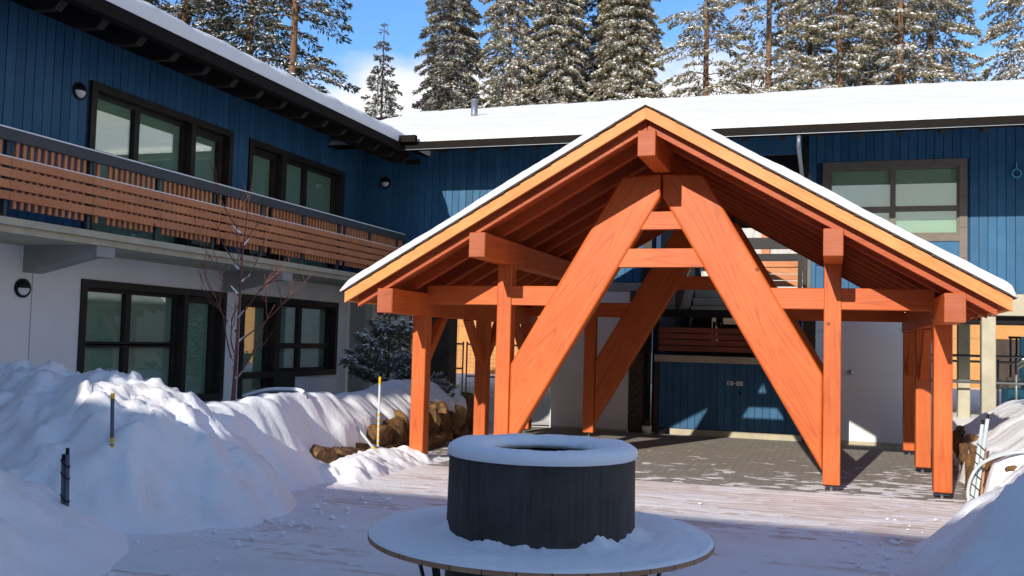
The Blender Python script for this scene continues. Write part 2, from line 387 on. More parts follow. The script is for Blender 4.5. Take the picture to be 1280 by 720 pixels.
for s in (-1,1):
    beam('eave_plate',(C+s*3.13,10.45,2.048),(C+s*3.13,YK,2.048),.20,.295,'stain',pav,.008); endcap(C+s*3.13,10.45,1.90,2.195,.2)
    beam('purlin',(C+s*1.975,YF,2.715),(C+s*1.975,YK,2.715),.20,.29,'stain',pav,.008); endcap(C+s*1.975,YF,2.57,2.86,.2)
beam('ridge_beam',(C,10.47,3.835),(C,YK,3.835),.20,.29,'stain',pav,.008); endcap(C,10.47,3.69,3.98,.2)
inner=lambda z:1.885-(z-.22)/1.69
def lean(s,y0,y1):
    # heavy leaning timber, local X along its length
    pts=[(1.878,.22),(1.878,1.31),(.49,3.66),(.012,3.683),(.012,inner(0)*0+3.39)]
    pts=[(C+s*a,b) for a,b in pts]
    a=Vector((C+s*1.88,0,.75)); b=Vector((C+s*.1,0,3.75)); x=(b-a).normalized(); z=Vector((0,1,0)).cross(x)*-1; 
    yv=z.cross(x); mw=Matrix(((x.x,yv.x,z.x,0),(x.y,yv.y,z.y,0),(x.z,yv.z,z.z,0),(0,0,0,1))); mw.translation=Vector((a.x,(y0+y1)/2,a.z)); inv=mw.inverted()
    n=len(pts); vs=[inv@Vector((p[0],y0,p[1])) for p in pts]+[inv@Vector((p[0],y1,p[1])) for p in pts]
    fs=[tuple(range(n)),tuple(range(2*n-1,n-1,-1))]+[(i,(i+1)%n,n+(i+1)%n,n+i) for i in range(n)]
    m=mesh(vs,fs); bm=bmesh.new(); bm.from_mesh(m); bmesh.ops.bevel(bm,geom=bm.edges[:],offset=.032,segments=3,affect='EDGES',profile=.5); bm.to_mesh(m); bm.free()
    put('leaning_timber',m,'stain',pav,mw)
for i,y in enumerate(BY):
    if i==1: continue
    for s in (-1,1):
        lean(s,y-.088,y+.10)
        xa,xb=sorted((C+s*3.05,C+s*(inner(2.3)+1.10/1.69-.05)))
        beam('tie_beam',(xa,y-.01,2.178),(xb,y-.01,2.178),.13,.245,'stain',pav,.008)
    for z0,z1 in ((2.542,2.765),(3.002,3.215)):
        d0,d1=inner(z0)+.008,inner(z1)+.008
        vs=[(-d0,-.065,z0),(d0,-.065,z0),(d1,-.065,z1),(-d1,-.065,z1)]; vs+=[(a,.065,c) for a,b,c in vs]
        fs=[(0,1,2,3),(7,6,5,4)]+[(k,(k+1)%4,4+(k+1)%4,4+k) for k in range(4)]
        m=mesh(vs,fs); m.transform(T(0,0,-z0)); put('collar_tie',m,'stain',pav,T(C,y-.005,z0))
    # bolts on the front face
# knee braces running back along the plates
for s in (-1,1):
    for y,d in ((BY[0],1),(BY[1],-1),(BY[1],1),(BY[2],-1)):
        beam('knee_brace',(C+s*3.13,y+d*.07,1.28),(C+s*3.13,y+d*.72,1.93),.10,.14,'stain',pav,.006)
for s in (-1,1):
    for y in BY:
        for dy in (.0,.75):
            vs,fs=tube([(0,0,0),(0.012,0,0)],.013,8); put('bolt_head',mesh(vs,fs),'galv',pav,T(C+s*3.13+(.10 if s<0 else -.112),y+dy,1.965))
# roof
def rline(dx,z0): return z0-S*dx
for k in range(10):
    y=10.565+k*.653
    for s in (-1,1):
        vs=[]
        for yy_ in (-.045,.045):
            vs+=[(s*.004,yy_,3.988),(s*3.52,yy_,rline(3.52,3.988)),(s*3.52,yy_,rline(3.52,4.126)),(s*.004,yy_,4.126)]
        fs=[(0,1,2,3),(7,6,5,4)]+[(a,(a+1)%4,4+(a+1)%4,4+a) for a in range(4)]
        key=('raft',s)
        if key not in _bc: _bc[key]=mesh(vs,fs)
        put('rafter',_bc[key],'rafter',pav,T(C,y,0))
RY0,RY1=10.43,16.55
for s in (-1,1):   # roof boards laid along the ridge
    for k in range(25):
        a,b=.002+k*.1435,.002+k*.1435+.139
        key=('rb',s)
        if key not in _bc:
            vs=[(u,v,w-S*abs(u)) for v in (0,RY1-RY0) for (u,w) in ((0,0),(s*.139,0),(s*.139,.025),(0,.025))]
            _bc[key]=mesh(vs,[(0,1,2,3),(7,6,5,4)]+[(q,(q+1)%4,4+(q+1)%4,4+q) for q in range(4)])
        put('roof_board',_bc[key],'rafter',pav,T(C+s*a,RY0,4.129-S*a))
    extrude('roof_sheet',[(C+s*.002,4.156),(C+s*3.60,rline(3.60,4.156)),(C+s*3.60,rline(3.60,4.212)),(C+s*.002,4.212)],'y',RY0,RY1,'soffit',pav)
    # barge boards, front and back
    for y0,y1 in ((10.385,10.428),(RY1+.002,RY1+.045)):
        L=3.635
        a=Vector((0,0,0)); x=Vector((s,0,-S)).normalized(); yv=Vector((0,1,0)); z=x.cross(yv)
        mw=Matrix(((x.x,yv.x,z.x,0),(x.y,yv.y,z.y,0),(x.z,yv.z,z.z,0),(0,0,0,1))); mw.translation=Vector((C,(y0+y1)/2,4.10)); inv=mw.inverted()
        pts=[(s*.001,4.092),(s*L,rline(L,4.092)),(s*L,rline(L,4.222)),(s*.001,4.222)]
        vs=[inv@Vector((C+p[0],yv_,p[1])) for yv_ in (y0,y1) for p in pts]
        put('barge_board',mesh(vs,[(0,1,2,3),(7,6,5,4)]+[(q,(q+1)%4,4+(q+1)%4,4+q) for q in range(4)]),'barge',pav,mw)
    # eave drip board
    extrude('eave_board',[(C+s*3.602,rline(3.602,4.10)),(C+s*3.63,rline(3.63,4.10)),(C+s*3.63,rline(3.63,4.21)),(C+s*3.602,rline(3.602,4.21))],'y',RY0,RY1,'barge',pav)
    # stepped shingle courses
    n=20; e=3.67/n
    for k in range(n):
        a,b=max(.001,k*e-.03),(k+1)*e
        j=random.uniform(-.008,.008)
        extrude('shingle_course',[(C+s*a,rline(a,4.224)),(C+s*b,rline(b,4.239)),(C+s*b,rline(b,4.260)),(C+s*a,rline(a,4.242))],'y',10.362+j,RY1+.07+j,'shingle',pav)
# roof snow: rounded slab
def roofsnow():
    vs=[];fs=[]; prof=[]
    hw=3.685; th=.092
    us=[-1+2*k/150 for k in range(151)]
    ys=[10.345+ (RY1+.08-10.345)*k/90 for k in range(91)]
    nu=len(us)
    for j,y in enumerate(ys):
        for u in us:
            dx=abs(u)*hw; x=C+u*hw
            e=min(1,(hw-dx)/.11); f=min(1,(y-ys[0])/.07,(ys[-1]-y)/.07)
            r=math.sqrt(max(0,1-(1-e)**2))*math.sqrt(max(0,1-(1-f)**2))
            n=fbm(x*1.5,y*1.5,2,4)*.016+fbm(x*9,y*2,4,3)*.006
            ap=.012*math.exp(-(dx/.10)**2)
            vs.append((x,y+ (fbm(x*3,0,7,4)*.018 if j==0 else 0),rline(dx,4.257)-ap+ (th+n)*r+.004))
    for j in range(len(ys)-1):
        for i in range(nu-1): a=j*nu+i; fs.append((a,a+1,a+nu+1,a+nu))
    m=bpy.data.meshes.new('snow'); m.from_pydata(vs,[],fs); m.polygons.foreach_set('use_smooth',[True]*len(fs))
    o=put('roof_snow',m,'roofsnow',pav); 
    sol=o.modifiers.new('solid','SOLIDIFY'); sol.thickness=.02; sol.offset=-1
roofsnow()

# ================================================================ FIRE PIT AND RING BENCH
PX,PY=-1.565,5.33; BZ=.07
fp=thing('fire_pit',(PX,PY,0),'round dark streaked concrete fire pit with a snow capped rim','fire pit')
def pitw(r,z,a,i): return r+fbm(math.cos(a)*3,math.sin(a)*3,z*2)*.003,z
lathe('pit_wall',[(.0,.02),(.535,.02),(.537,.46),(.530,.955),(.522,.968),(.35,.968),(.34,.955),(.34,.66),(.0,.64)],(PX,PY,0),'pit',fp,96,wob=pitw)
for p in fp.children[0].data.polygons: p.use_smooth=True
def rimw(r,z,a,i):
    n=fbm(math.cos(a)*2.2,math.sin(a)*2.2,1,4)*.012+fbm(math.cos(a)*9,math.sin(a)*9,3,3)*.005
    k=(z-.965)/.1
    return r+ (n*.5 if r>.45 else -n),z+n*k
lathe('rim_snow',[(.536,.957),(.543,.972),(.543,.992),(.536,1.008),(.520,1.020),(.48,1.026),(.43,1.026),(.37,1.020),(.325,1.008),(.30,.99),(.296,.972),(.32,.957)],(PX,PY,0),'snow',fp,120,wob=rimw)
rb=thing('ring_bench',(PX,PY,0),'circular wooden slat bench under snow around the fire pit','bench')
nb=36; RO=.975; RI=.56
for k in range(nb):
    a0=2*math.pi*k/nb+.004; a1=2*math.pi*(k+1)/nb-.004
    if ('bs' not in _bc):
        h=(a1-a0)/2; vs=[]
        for z in (-.006,.018):
            for r in (RI,RO):
                for q in (-h,0,h): vs.append((r*math.cos(q),r*math.sin(q),z))
        fs=[(0,3,4,1),(1,4,5,2),(6,7,10,9),(7,8,11,10),(3,9,10,4),(4,10,11,5),(0,1,7,6),(1,2,8,7),(0,6,9,3),(2,5,11,8)]
        _bc['bs']=mesh(vs,fs)
    put('bench_slat',_bc['bs'],'benchwood',rb,T(PX,PY,.425+BZ)@Matrix.Rotation((a0+a1)/2,4,'Z'))
lathe('bench_ring',[(.80,.385+BZ),(.80,.410+BZ),(.83,.410+BZ),(.83,.385+BZ)],(PX,PY,0),'black',rb,64,False,True)
lathe('bench_ring',[(.62,.375+BZ),(.62,.405+BZ),(.65,.405+BZ),(.65,.375+BZ)],(PX,PY,0),'black',rb,64,False,True)
for k in range(4):
    a=2*math.pi*k/4+R_(-73.6+45); c_,s_=math.cos(a),math.sin(a); tx,ty=-s_,c_
    for d in (-1,1):
        beam('bench_leg',(PX+c_*.82+tx*.07*d,PY+s_*.82+ty*.07*d,.41+BZ),(PX+c_*.70+tx*.0*d+tx*.02*d,PY+s_*.70+ty*.02*d,0.0),.042,.014,'black',rb,.002)
def bsnow():
    vs=[];fs=[];nr=34;na=220
    for k in range(na):
        a=2*math.pi*k/na; ca,sa=math.cos(a),math.sin(a)
        for i in range(nr):
            t=i/(nr-1); r=.538+(.972-.538)*t
            dr=.055*max(0,1-t*4.2)**1.3*max(.15,.35+1.2*fbm(ca*3.1,sa*3.1,2,5))
            n=.014+fbm(ca*r*4,sa*r*4,5,4)*.006+fbm(ca*r*16,sa*r*16,8,3)*.004
            e=min(1,(1-t)/.05); z=.444+BZ+n*math.sqrt(max(0,1-(1-e)**2))+dr
            vs.append((ca*r,sa*r,z))
    for k in range(na):
        for i in range(nr-1):
            a=k*nr+i; b=((k+1)%na)*nr+i; fs.append((a,a+1,b+1,b))
    m=bpy.data.meshes.new('s'); m.from_pydata(vs,[],fs); m.polygons.foreach_set('use_smooth',[True]*len(fs)); put('bench_snow',m,'snow',rb,T(PX,PY,0))
bsnow()

# ================================================================ LODGE, LEFT WING
XL=-9.2
lw=thing('lodge_wing',(XL,8,0),'two storey lodge wing with blue boards over white stucco and long timber balcony','building')
def window(parent,axis,at,sgn,a0,a1,z0,z1,units,tw=.10,depth=.15,transom=None,blind='blind',trim='trim',bottom=True,name='window'):
    """one framed window. axis: coordinate that runs along the wall ('y' left wall, 'x' back wall);
    at: wall plane; sgn: outward direction of the wall normal"""
    def B(u0,u1,d0,d1,w0,w1):
        lo,hi=sorted((at+sgn*d0,at+sgn*d1))
        return (lo,hi,u0,u1,w0,w1) if axis=='y' else (u0,u1,lo,hi,w0,w1)
    fr=[B(a0,a1,-depth,.03,z1-tw,z1),B(a0,a0+tw,-depth,.03,z0,z1-tw),B(a1-tw,a1,-depth,.03,z0,z1-tw)]
    if bottom: fr.append(B(a0+tw,a1-tw,-depth,.035,z0,z0+tw))
    w=boxes(name,fr,trim,parent)
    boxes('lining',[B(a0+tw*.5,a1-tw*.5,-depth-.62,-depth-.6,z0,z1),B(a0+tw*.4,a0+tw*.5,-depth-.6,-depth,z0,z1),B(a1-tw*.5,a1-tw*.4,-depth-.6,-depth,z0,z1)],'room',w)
    for (u0,u1,w0,w1,fw) in units:
        boxes('frame',[B(u0,u1,-depth-.05,-depth+.05,w1-fw,w1),B(u0,u1,-depth-.05,-depth+.05,w0,w0+fw),B(u0,u0+fw,-depth-.05,-depth+.05,w0+fw,w1-fw),B(u1-fw,u1,-depth-.05,-depth+.05,w0+fw,w1-fw)],trim,w)
        boxes('pane',[B(u0+fw,u1-fw,-depth-.006,-depth+.006,w0+fw,w1-fw)],'glass',w)
        if blind: boxes('blind',[B(u0+.01,u1-.01,-depth-.035,-depth-.03,w0+.01,w1-.01)],blind,w)
    return w
# stucco ground floor with openings
gz=2.6; oz=2.26
wl=[]
wl.append((XL-.3,XL,-7,10.0,-.3,gz)); wl.append((XL-.3,XL,13.14,13.56,-.3,gz)); wl.append((XL-.3,XL,16.82,17.25,-.3,gz))
wl.append((XL-.3,XL,10.0,13.14,oz,gz)); wl.append((XL-.3,XL,13.56,16.82,oz,gz)); wl.append((XL-.3,XL,14.75,16.82,-.3,.86)); wl.append((XL-.3,XL,10.0,12.1,-.3,.55))
boxes('wall',wl,'stucco',lw)
F=.05
window(lw,'y',XL,1,10.0,13.14,.55,oz,[(10.1,11.03,1.40,2.16,F),(11.03,12.10,1.40,2.16,F),(10.1,11.03,.65,1.42,F),(11.03,12.10,.65,1.42,F),(12.16,13.04,0.1,2.16,.10)])
window(lw,'y',XL,1,13.56,16.82,.86,oz,[(14.75,15.62,1.41,2.16,F),(15.62,16.72,1.41,2.16,F),(14.75,15.62,.96,1.41,F),(15.62,16.72,.96,1.41,F),(13.66,14.62,0.1,2.16,.10)])
for q in [(XL-.15,XL+.028,12.08,12.18,.1,oz-.1),(XL-.15,XL+.028,14.6,14.75,.1,oz-.1),(XL-.15,XL+.028,13.56,13.66,-.1,.858),(XL-.15,XL+.028,14.752,15.3,.6,.857)]: box('trim_post',*q,'trim',lw)
# joint lines in the stucco
for y in (9.2,5.6): box('stucco_joint',XL-.01,XL+.002,y,y+.012,-.1,gz,'concrete_grey',lw)
# blue upper floor
def clad(parent,axis,at,sgn,a0,a1,z0,z1,holes,bw=.146):
    lo,hi=sorted((at-sgn*.2,at-sgn*.012))
    def cuts(u0,u1,w0,w1):
        # rectangles of the backing without holes
        out=[]; us=sorted({u0,u1,*[h for q in holes for h in q[:2]]})
        for p,q in zip(us[:-1],us[1:]):
            zs=[(w0,w1)]
            for h in holes:
                if h[0]<=p+1e-6 and h[1]>=q-1e-6:
                    zs=[s for z in zs for s in ((z[0],min(z[1],h[2])),(max(z[0],h[3]),z[1])) if s[1]-s[0]>.01]
            for s in zs: out.append((p,q,s[0],s[1]))
        return out
    R=cuts(a0,a1,z0,z1)
    back=boxes('cladding',[(lo,hi,p,q,s0,s1) if axis=='y' else (p,q,lo,hi,s0,s1) for p,q,s0,s1 in R],'blueback',parent)
    u=a0
    while u<a1-.02:
        v=min(u+bw,a1); zs=[(z0,z1)]
        for h in holes:
            ov=min(v,h[1])-max(u,h[0])
            if ov>.03: zs=[s for z in zs for s in ((z[0],min(z[1],h[2])),(max(z[0],h[3]),z[1])) if s[1]-s[0]>.04]
        for s0,s1 in zs:
            d=random.choice((0,.002,.004)); sx=(.022,v-u-.009,s1-s0)
            if axis=='x': sx=(sx[1],sx[0],sx[2])
            m=boxmesh(*sx,.003,'blue'); cu=(u+v)/2; pos=(at+sgn*(d-.006),cu,(s0+s1)/2)
            if axis=='x': pos=(cu,pos[0],pos[2])
            put('board',m,'blue',back,T(*pos))
        u+=bw
    return back
box('corner_trim',XL-.02,XL+.045,17.48,17.545,2.745,5.62,'blue',lw)
clad(lw,'y',XL,1,2.5,17.56,2.745,5.62,[(10.0,13.14,2.745,4.86),(13.6,16.84,2.745,4.86)])
box('wall',XL-.3,XL-.01,-7,2.49,2.745,5.62,'blue',lw)
window(lw,'y',XL,1,10.0,13.14,2.76,4.86,[(10.1,11.03,3.95,4.76,F),(11.03,12.10,3.95,4.76,F),(10.1,12.1,2.86,3.95,F),(12.16,13.04,2.86,4.76,.10)])
window(lw,'y',XL,1,13.6,16.84,2.76,4.86,[(14.75,15.62,3.95,4.76,F),(15.62,16.74,3.95,4.76,F),(14.75,16.74,2.86,3.95,F),(13.7,14.62,2.86,4.76,.10)])
for q in [(XL-.15,XL+.028,12.08,12.18,2.86,4.758),(XL-.15,XL+.028,14.6,14.75,2.86,4.758)]: box('trim_post',*q,'trim',lw)
# balcony
bal=boxes('balcony',[(XL+.001,-8.05,-7,17.45,2.665,2.742),(XL+.001,-8.10,-7,17.45,2.59,2.664)],'concrete',lw)
for y in (1.0,5.0,9.2,13.2):
    extrude('bracket',[(XL+.001,2.27),(-8.35,2.46),(-8.12,2.46),(-8.12,2.588),(XL+.001,2.588)],'y',y-.15,y+.15,'concrete_grey',bal)
box('top_rail',-8.10,-8.045,-7,17.4,3.53,3.655,'rail',bal,.006)
box('rail_snow',-8.098,-8.048,-7,17.38,3.656,3.672,'snow',bal,.004)
py=7.70-1.175*7
random.seed(3)
while py<17.3:
    box('rail_post',-8.15,-8.10,py-.02,py+.02,2.742,3.56,'rail',bal)
    ye=min(py+1.175,17.38)
    for k in range(4):
        z=3.270-k*.1165; box('rail_board',-8.078,-8.048,py+.002,ye-.002,z,z+.090,'slat',bal,.003)
    if py>2:
        skip=random.choice((-1,-1,1))
        for k in range(11):
            q=py+.10+k*.0955
            if k==skip or q>17.35: continue
            box('picket',-8.115,-8.080,q-.02,q+.02,2.84,3.532,'slat',bal)
    py+=1.175
box('board_snow',-8.077,-8.050,-7,17.37,3.3605,3.371,'snow',bal)
# roof of the left wing
EX,EZ=-7.65,5.22; K=.33
lr=extrude('roof',[(EX+.0,EZ+.0),(EX,EZ+.03),(-14.5,EZ+.03+K*6.85),(-21.3,EZ+.03),(-21.3,EZ),(-14.5,EZ+K*6.85)],'y',-12,23,'gutter',lw)
box('gutter',EX-.13,EX+.02,-6,16.32,5.085,5.215,'gutter',lw,.012)
extrude('soffit',[(EX-.14,5.21),(XL-.25,5.21+K*1.66),(XL-.25,5.20+K*1.66),(EX-.14,5.19)],'y',-6,16.9,'soffit',lw)
y=-4.6
while y<17.2:
    extrude('rafter_tail',[(-7.80,5.185),(XL+.001,5.185+K*1.40),(XL+.001,4.985+K*1.40),(-8.25,5.05),(-7.95,5.04)],'y',y-.055,y+.055,'soffit',lw)
    y+=.635
def eave_snow(name,parent,axis,c0,c1,edge,ridge,zE,th,step,fn_in):
    """snow slab on a roof slope: axis is the eave direction"""
    vs=[];fs=[]; na=int((c1-c0)/step)+1; nd=44; w=abs(ridge-edge); sg=1 if ridge>edge else -1
    for i in range(na):
        c=c0+i*step
        for j in range(nd+4):
            if j<4: t=0; d=(0,-.012,-.016,-.004)[j]; lift=(0,.28,.6,.86)[j]
            else: tt=(j-3)/nd; d=w*tt**1.7; lift=1
            n=fbm(c*1.2,d*1.2+j*.02,fn_in,4)*.03+fbm(c*5,d*4,fn_in+2,3)*.010
            b=fbm(c*2.2,0,fn_in+9,4)*.022*min(1,(j/3))
            round_=.05*math.exp(-d/.10) if j>=4 else .05
            z=zE+K*max(0,d)+(th+n-round_)*lift
            if ridge-edge!=0 and d>w-.5: z-=.12*((d-(w-.5))/.5)**2
            x=edge+sg*(d+b)
            vs.append((c,x,z) if axis=='x' else (x,c,z))
    m=nd+4
    for i in range(na-1):
        for j in range(m-1): a=i*m+j; fs.append((a,a+1,a+m+1,a+m))
    me=bpy.data.meshes.new('s'); me.from_pydata(vs,[],fs); me.polygons.foreach_set('use_smooth',[True]*len(fs))
    bm=bmesh.new(); bm.from_mesh(me); bmesh.ops.recalc_face_normals(bm,faces=bm.faces[:]); bm.to_mesh(me); bm.free()
    return put(name,me,'roofsnow',parent)
eave_snow('roof_snow',lr,'y',-6.2,23,EX+.005,-14.5,EZ+.032,.235,.08,1.5)

# ================================================================ LODGE, BACK WING
YB=17.55
bw=thing('lodge_wing',(0,YB,0),'long blue lodge wing with snowy roof behind the pavilion and an open stairwell','building')
for q in [(-5.02,-3.53,YB,YB+.3,-.2,2.58),(.15,1.5,YB,YB+.3,-.2,2.58)]: box('wall',*q,'stucco',bw)
for q in [(-5.0,-3.55,YB-.012,YB-.001,-.05,.03),(.17,1.48,YB-.012,YB-.001,-.05,.05)]: box('wall_base',*q,'concrete',bw)
boxes('floor_slab',[(-9.19,-3.26,YB-.02,YB+4,2.585,2.74)],'concrete_grey',bw)
clad(bw,'x',YB,-1,-9.18,-3.30,2.745,5.62,[])
boxes('corner_post',[(-3.31,-3.14,YB-.03,YB+.2,1.45,5.6)],'trim',bw)
YR=18.8
clad(bw,'x',YR,-1,-.42,8.0,2.66,6.05,[(-.16,2.31,3.15,5.10)])
boxes('floor_slab',[(-.42,8.0,YR-.05,YR+3.5,2.28,2.655)],'concrete',bw)
boxes('soffit_panel',[(1.6,8,YR+.3,YR+3.4,2.2,2.278)],'soffit',bw)
box('corner_post',-.50,-.425,YR-.05,YR+.2,2.3,6.0,'trim',bw)
box('corner_post',-.425,-.36,YR-.045,YR-.025,2.66,4.9,'tan_trim',bw)
rw=window(bw,'x',YR,-1,-.16,2.31,3.15,5.10,[(-.04,1.07,4.21,4.98,.045),(1.07,2.19,4.21,4.98,.045),(-.04,1.07,3.72,4.21,.06),(1.07,2.19,3.72,4.21,.045)],tw=.13,depth=.05,blind='blind_white',trim='tan_trim',bottom=False)
box('infill_panel',-.03,2.18,YR-.006,YR+.05,3.15,3.60,'blue',rw)
box('sill',-.03,2.18,YR-.03,YR+.05,3.605,3.715,'tan_trim',rw)
for k in range(3): box('trim_strip',2.185,2.30,YR-.036,YR-.031,3.3+k*.55,3.305+k*.55,'trim',rw)
# columns below the right part
for (x,y,z0) in ((2.66,YR+.12,-.1),(2.62,YR+3.1,-.1),(6.0,YR+.12,-.1)):
    box('column',x-.115,x+.115,y-.115,y+.115,z0,2.279,'concrete',bw,.012)
# breezeway columns on the left
box('column',-9.18,-8.83,17.3,17.62,-.1,2.40,'concrete_grey',bw,.01)
box('column_head',-9.25,-8.6,17.26,17.66,2.405,2.58,'darkwood',bw)
boxes('passage_wall',[(-9.45,-9.2,17.63,20.4,-.1,2.58)],'stucco',bw)
box('column',-7.62,-7.12,YB+.02,YB+.45,-.1,2.58,'darkwood',bw,.01)
boxes('passage_post',[(-9.15,-9.05,20.3,20.42,-.1,2.58)],'black',bw)
# stone pier, pipe, storage
def stones(parent,x0,x1,z0,z1,y,seed):
    random.seed(seed); z=z0
    while z<z1:
        h=random.uniform(.035,.075); h=min(h,z1-z+.001); x=x0
        while x<x1-.01:
            w=random.uniform(.10,.26); w=min(w,x1-x); d=random.uniform(0,.03)
            if x1-(x+w)<.05: w=x1-x
            box('stone',x+.003,x+w-.003,y-.02-d,y+.1,z+.003,z+h-.003,'stackstone',parent); x+=w
        z+=h
pier=box('stone_pier',-3.52,-3.26,YB+.03,YB+.3,-.1,2.58,'black',bw); stones(pier,-3.525,-3.255,0,2.57,YB+.03,1)
pier2=box('stone_pier',-.46,-.25,YB+.03,YB+.3,-.1,2.58,'black',bw); stones(pier2,-.465,-.245,0,2.57,YB+.03,2)
tubeobj('drain_pipe',[(-3.16,YB-.02,.0),(-3.16,YB-.02,2.6)],.045,'black',bw,10)
box('door_jamb',-3.05,-2.97,YB-.02,YB+.2,0,1.30,'darkwood',bw)
st=box('storage_front',-2.965,-.465,YB+.03,YB+.2,.10,1.30,'blueback',bw)
u=-2.965; k=0
while u<-.48:
    box('board',u+.003,min(u+.128,-.468),YB+.008,YB+.03,.11,1.295,'blue',st,.003); u+=.131; k+=1
box('door_gap',-1.615,-1.607,YB+.004,YB+.009,.11,1.295,'black',st)
lathe('door_knob',[(0,-.03),(.022,-.03),(.026,-.015),(.012,0),(0,0)],(0,0,0),'black',st,12)
st.children[-1].matrix_basis=W[st].inverted()@(T(-1.52,YB+.005,.78)@Matrix.Rotation(R_(-90),4,'X'))
# number plate characters on the door: two small white marks E-H shape
def glyph(ch,x,z,s,parent):
    segs={'E':[(0,0,.2,1),(0,.8,.6,1),(0,.42,.5,.58),(0,0,.6,.2)],'-':[(0,.42,.5,.58)],'H':[(0,0,.2,1),(.5,0,.7,1),(.2,.4,.5,.6)],'8':[(0,0,.2,1),(.5,0,.7,1),(.2,.8,.5,1),(.2,.42,.5,.58),(.2,0,.5,.2)]}[ch]
    boxes('door_number',[(x+a*s,x+c*s,YB+.002,YB+.0065,z+b*s,z+d*s) for a,b,c,d in segs],'whiteplastic',parent)
for ch,x in (('E',-1.75),('8',-1.69),('-',-1.62),('8',-1.585),('8',-1.525)): glyph(ch,x,.915,.075,st)
box('kickplate',-2.75,-.48,YB-.03,YB+.1,-.02,.10,'concrete',bw,.005)
box('ledge',-3.05,-.2,YB-.07,YB+.3,1.302,1.425,'concrete',bw,.006)
# stairwell inside
boxes('landing',[(-3.1,-.5,YB+.31,21.4,1.25,1.40)],'concrete_grey',bw)
for q in [(-3.14,-3.02,YB+.25,22.6,0,5.55),(-.62,-.52,YR+.3,22.6,0,2.2)]: box('stair_side',*q,'blueback',bw)
box('dark_stair_backdrop',-3.0,-.64,21.6,21.8,0,2.45,'darkwood',bw)  # added dark panel, makes the depth of the stairwell read dark
for k in range(4): box('rail_board',-3.0,-.45,YB+.06,YB+.09,1.50+k*.112,1.595+k*.112,'redslat',bw,.003)
for x in (-2.0,-1.35,-1.05): box('rail_post',x-.025,x+.025,YB+.092,YB+.14,1.40,2.05,'black',bw)
box('top_rail',-3.0,-.45,YB+.05,YB+.15,2.12,2.26,'black',bw)
# rising concrete treads
for k in range(4):
    box('stair_tread',-2.55,-1.55,YB+1.0+k*.28,YB+1.30+k*.28,2.22+k*.17,2.37+k*.17,'concrete',bw,.006)
extrude('stair_stringer',[(YB+.9,2.05),(YB+2.6,3.1),(YB+2.6,2.9),(YB+.9,1.85)],'x',-2.62,-2.56,'black',bw)
for k in range(12):
    yk=YB+.2+k*.2; box('stair_baluster',-2.72,-2.70,yk-.008,yk+.008,2.0+k*.12,2.95+k*.12,'black',bw)
beam('stair_handrail',(-2.71,YB+.1,2.95),(-2.71,YB+2.6,4.42),.05,.05,'greysteel',bw)
# upper landing guard
box('landing',-1.5,-.52,YB+1.6,21.5,2.60,2.74,'concrete_grey',bw)
for k in range(4): box('rail_board',-1.75,-.51,19.02,19.05,2.78+k*.125,2.89+k*.125,'slat',bw,.003)
box('top_rail',-2.0,-.51,19.0,19.06,3.50,3.72,'black',bw)
box('mid_rail',-2.0,-.51,19.01,19.05,3.30,3.41,'black',bw)
box('rail_post',-.60,-.52,18.98,19.06,2.74,3.5,'black',bw)
# roof
EY=16.2
br=extrude('roof',[(EY,EZ),(EY,EZ+.03),(23,EZ+.03+K*6.8),(29.8,EZ+.03),(29.8,EZ),(23,EZ+K*6.8)],'x',-14.0,9,'gutter',bw)
box('gutter',EX+.03,9,EY-.02,EY+.12,5.10,5.232,'gutter',bw,.012)
box('gutter_lip',EX+.04,9,EY-.026,EY-.021,5.105,5.112,'greysteel',bw)
box('gutter_box',EX-.10,EX+.34,EY-.14,EY-.025,5.235,5.36,'gutter',bw)
extrude('soffit',[(EY+.14,5.215),(EY+2.65,5.215+K*2.5),(EY+2.65,5.195+K*2.5),(EY+.14,5.195)],'x',EX-1.5,9,'soffit',bw)
x=-7.0
while x<8.9:
    extrude('rafter_tail',[(EY+.13,5.19),(EY+1.34,5.19+K*1.2),(EY+1.34,5.04+K*1.2),(EY+.35,5.09)],'x',x-.045,x+.045,'soffit',bw); x+=.62
for k in range(30):
    x=-7.2+k*.535; extrude('seam_snow',[(x-.05,5.255),(x+.05,5.255),(x+.012,5.318),(x-.012,5.318)],'y',EY-.02,EY+.10,'snow',br)
eave_snow('roof_snow',br,'x',EX-2.4,9,EY+.06,23,EZ+.036,.16,.07,4.5)
tubeobj('downspout',[(-.52,EY+.05,5.10),(-.52,EY+.05,4.93),(-.46,YR-.12,4.25),(-.46,YR-.08,2.7)],.035,'greysteel',bw,8)
# far gable end and rear wall so that the wing is closed
for q in [(-13,-3.15,24.5,24.8,2.75,5.6),(-.5,9,24.5,24.8,2.7,5.6),(8.0,8.2,YR,24.49,2.66,5.6)]: box('wall',*q,'blue',bw)
for q in [(-9,-3.2,YB+.3,24.4,5.5,5.6),(-.4,7.9,YR+.3,24.4,5.5,5.6)]: box('ceiling',*q,'soffit',bw)
boxes('fascia',[(-3.1,-.5,YB+.02,YB+.10,5.05,5.65)],'blue',bw)
def vent_pipe():
    v=thing('roof_vent',(-7.66,20,6.5),'short grey vent pipe sticking out of the roof snow','vent pipe')
    tubeobj('pipe',[(-7.66,20,6.4),(-7.66,20,6.98)],.075,'greysteel',v,14); tubeobj('cap',[(-7.66,20,6.985),(-7.66,20,7.02)],.085,'greysteel',v,14)
vent_pipe()

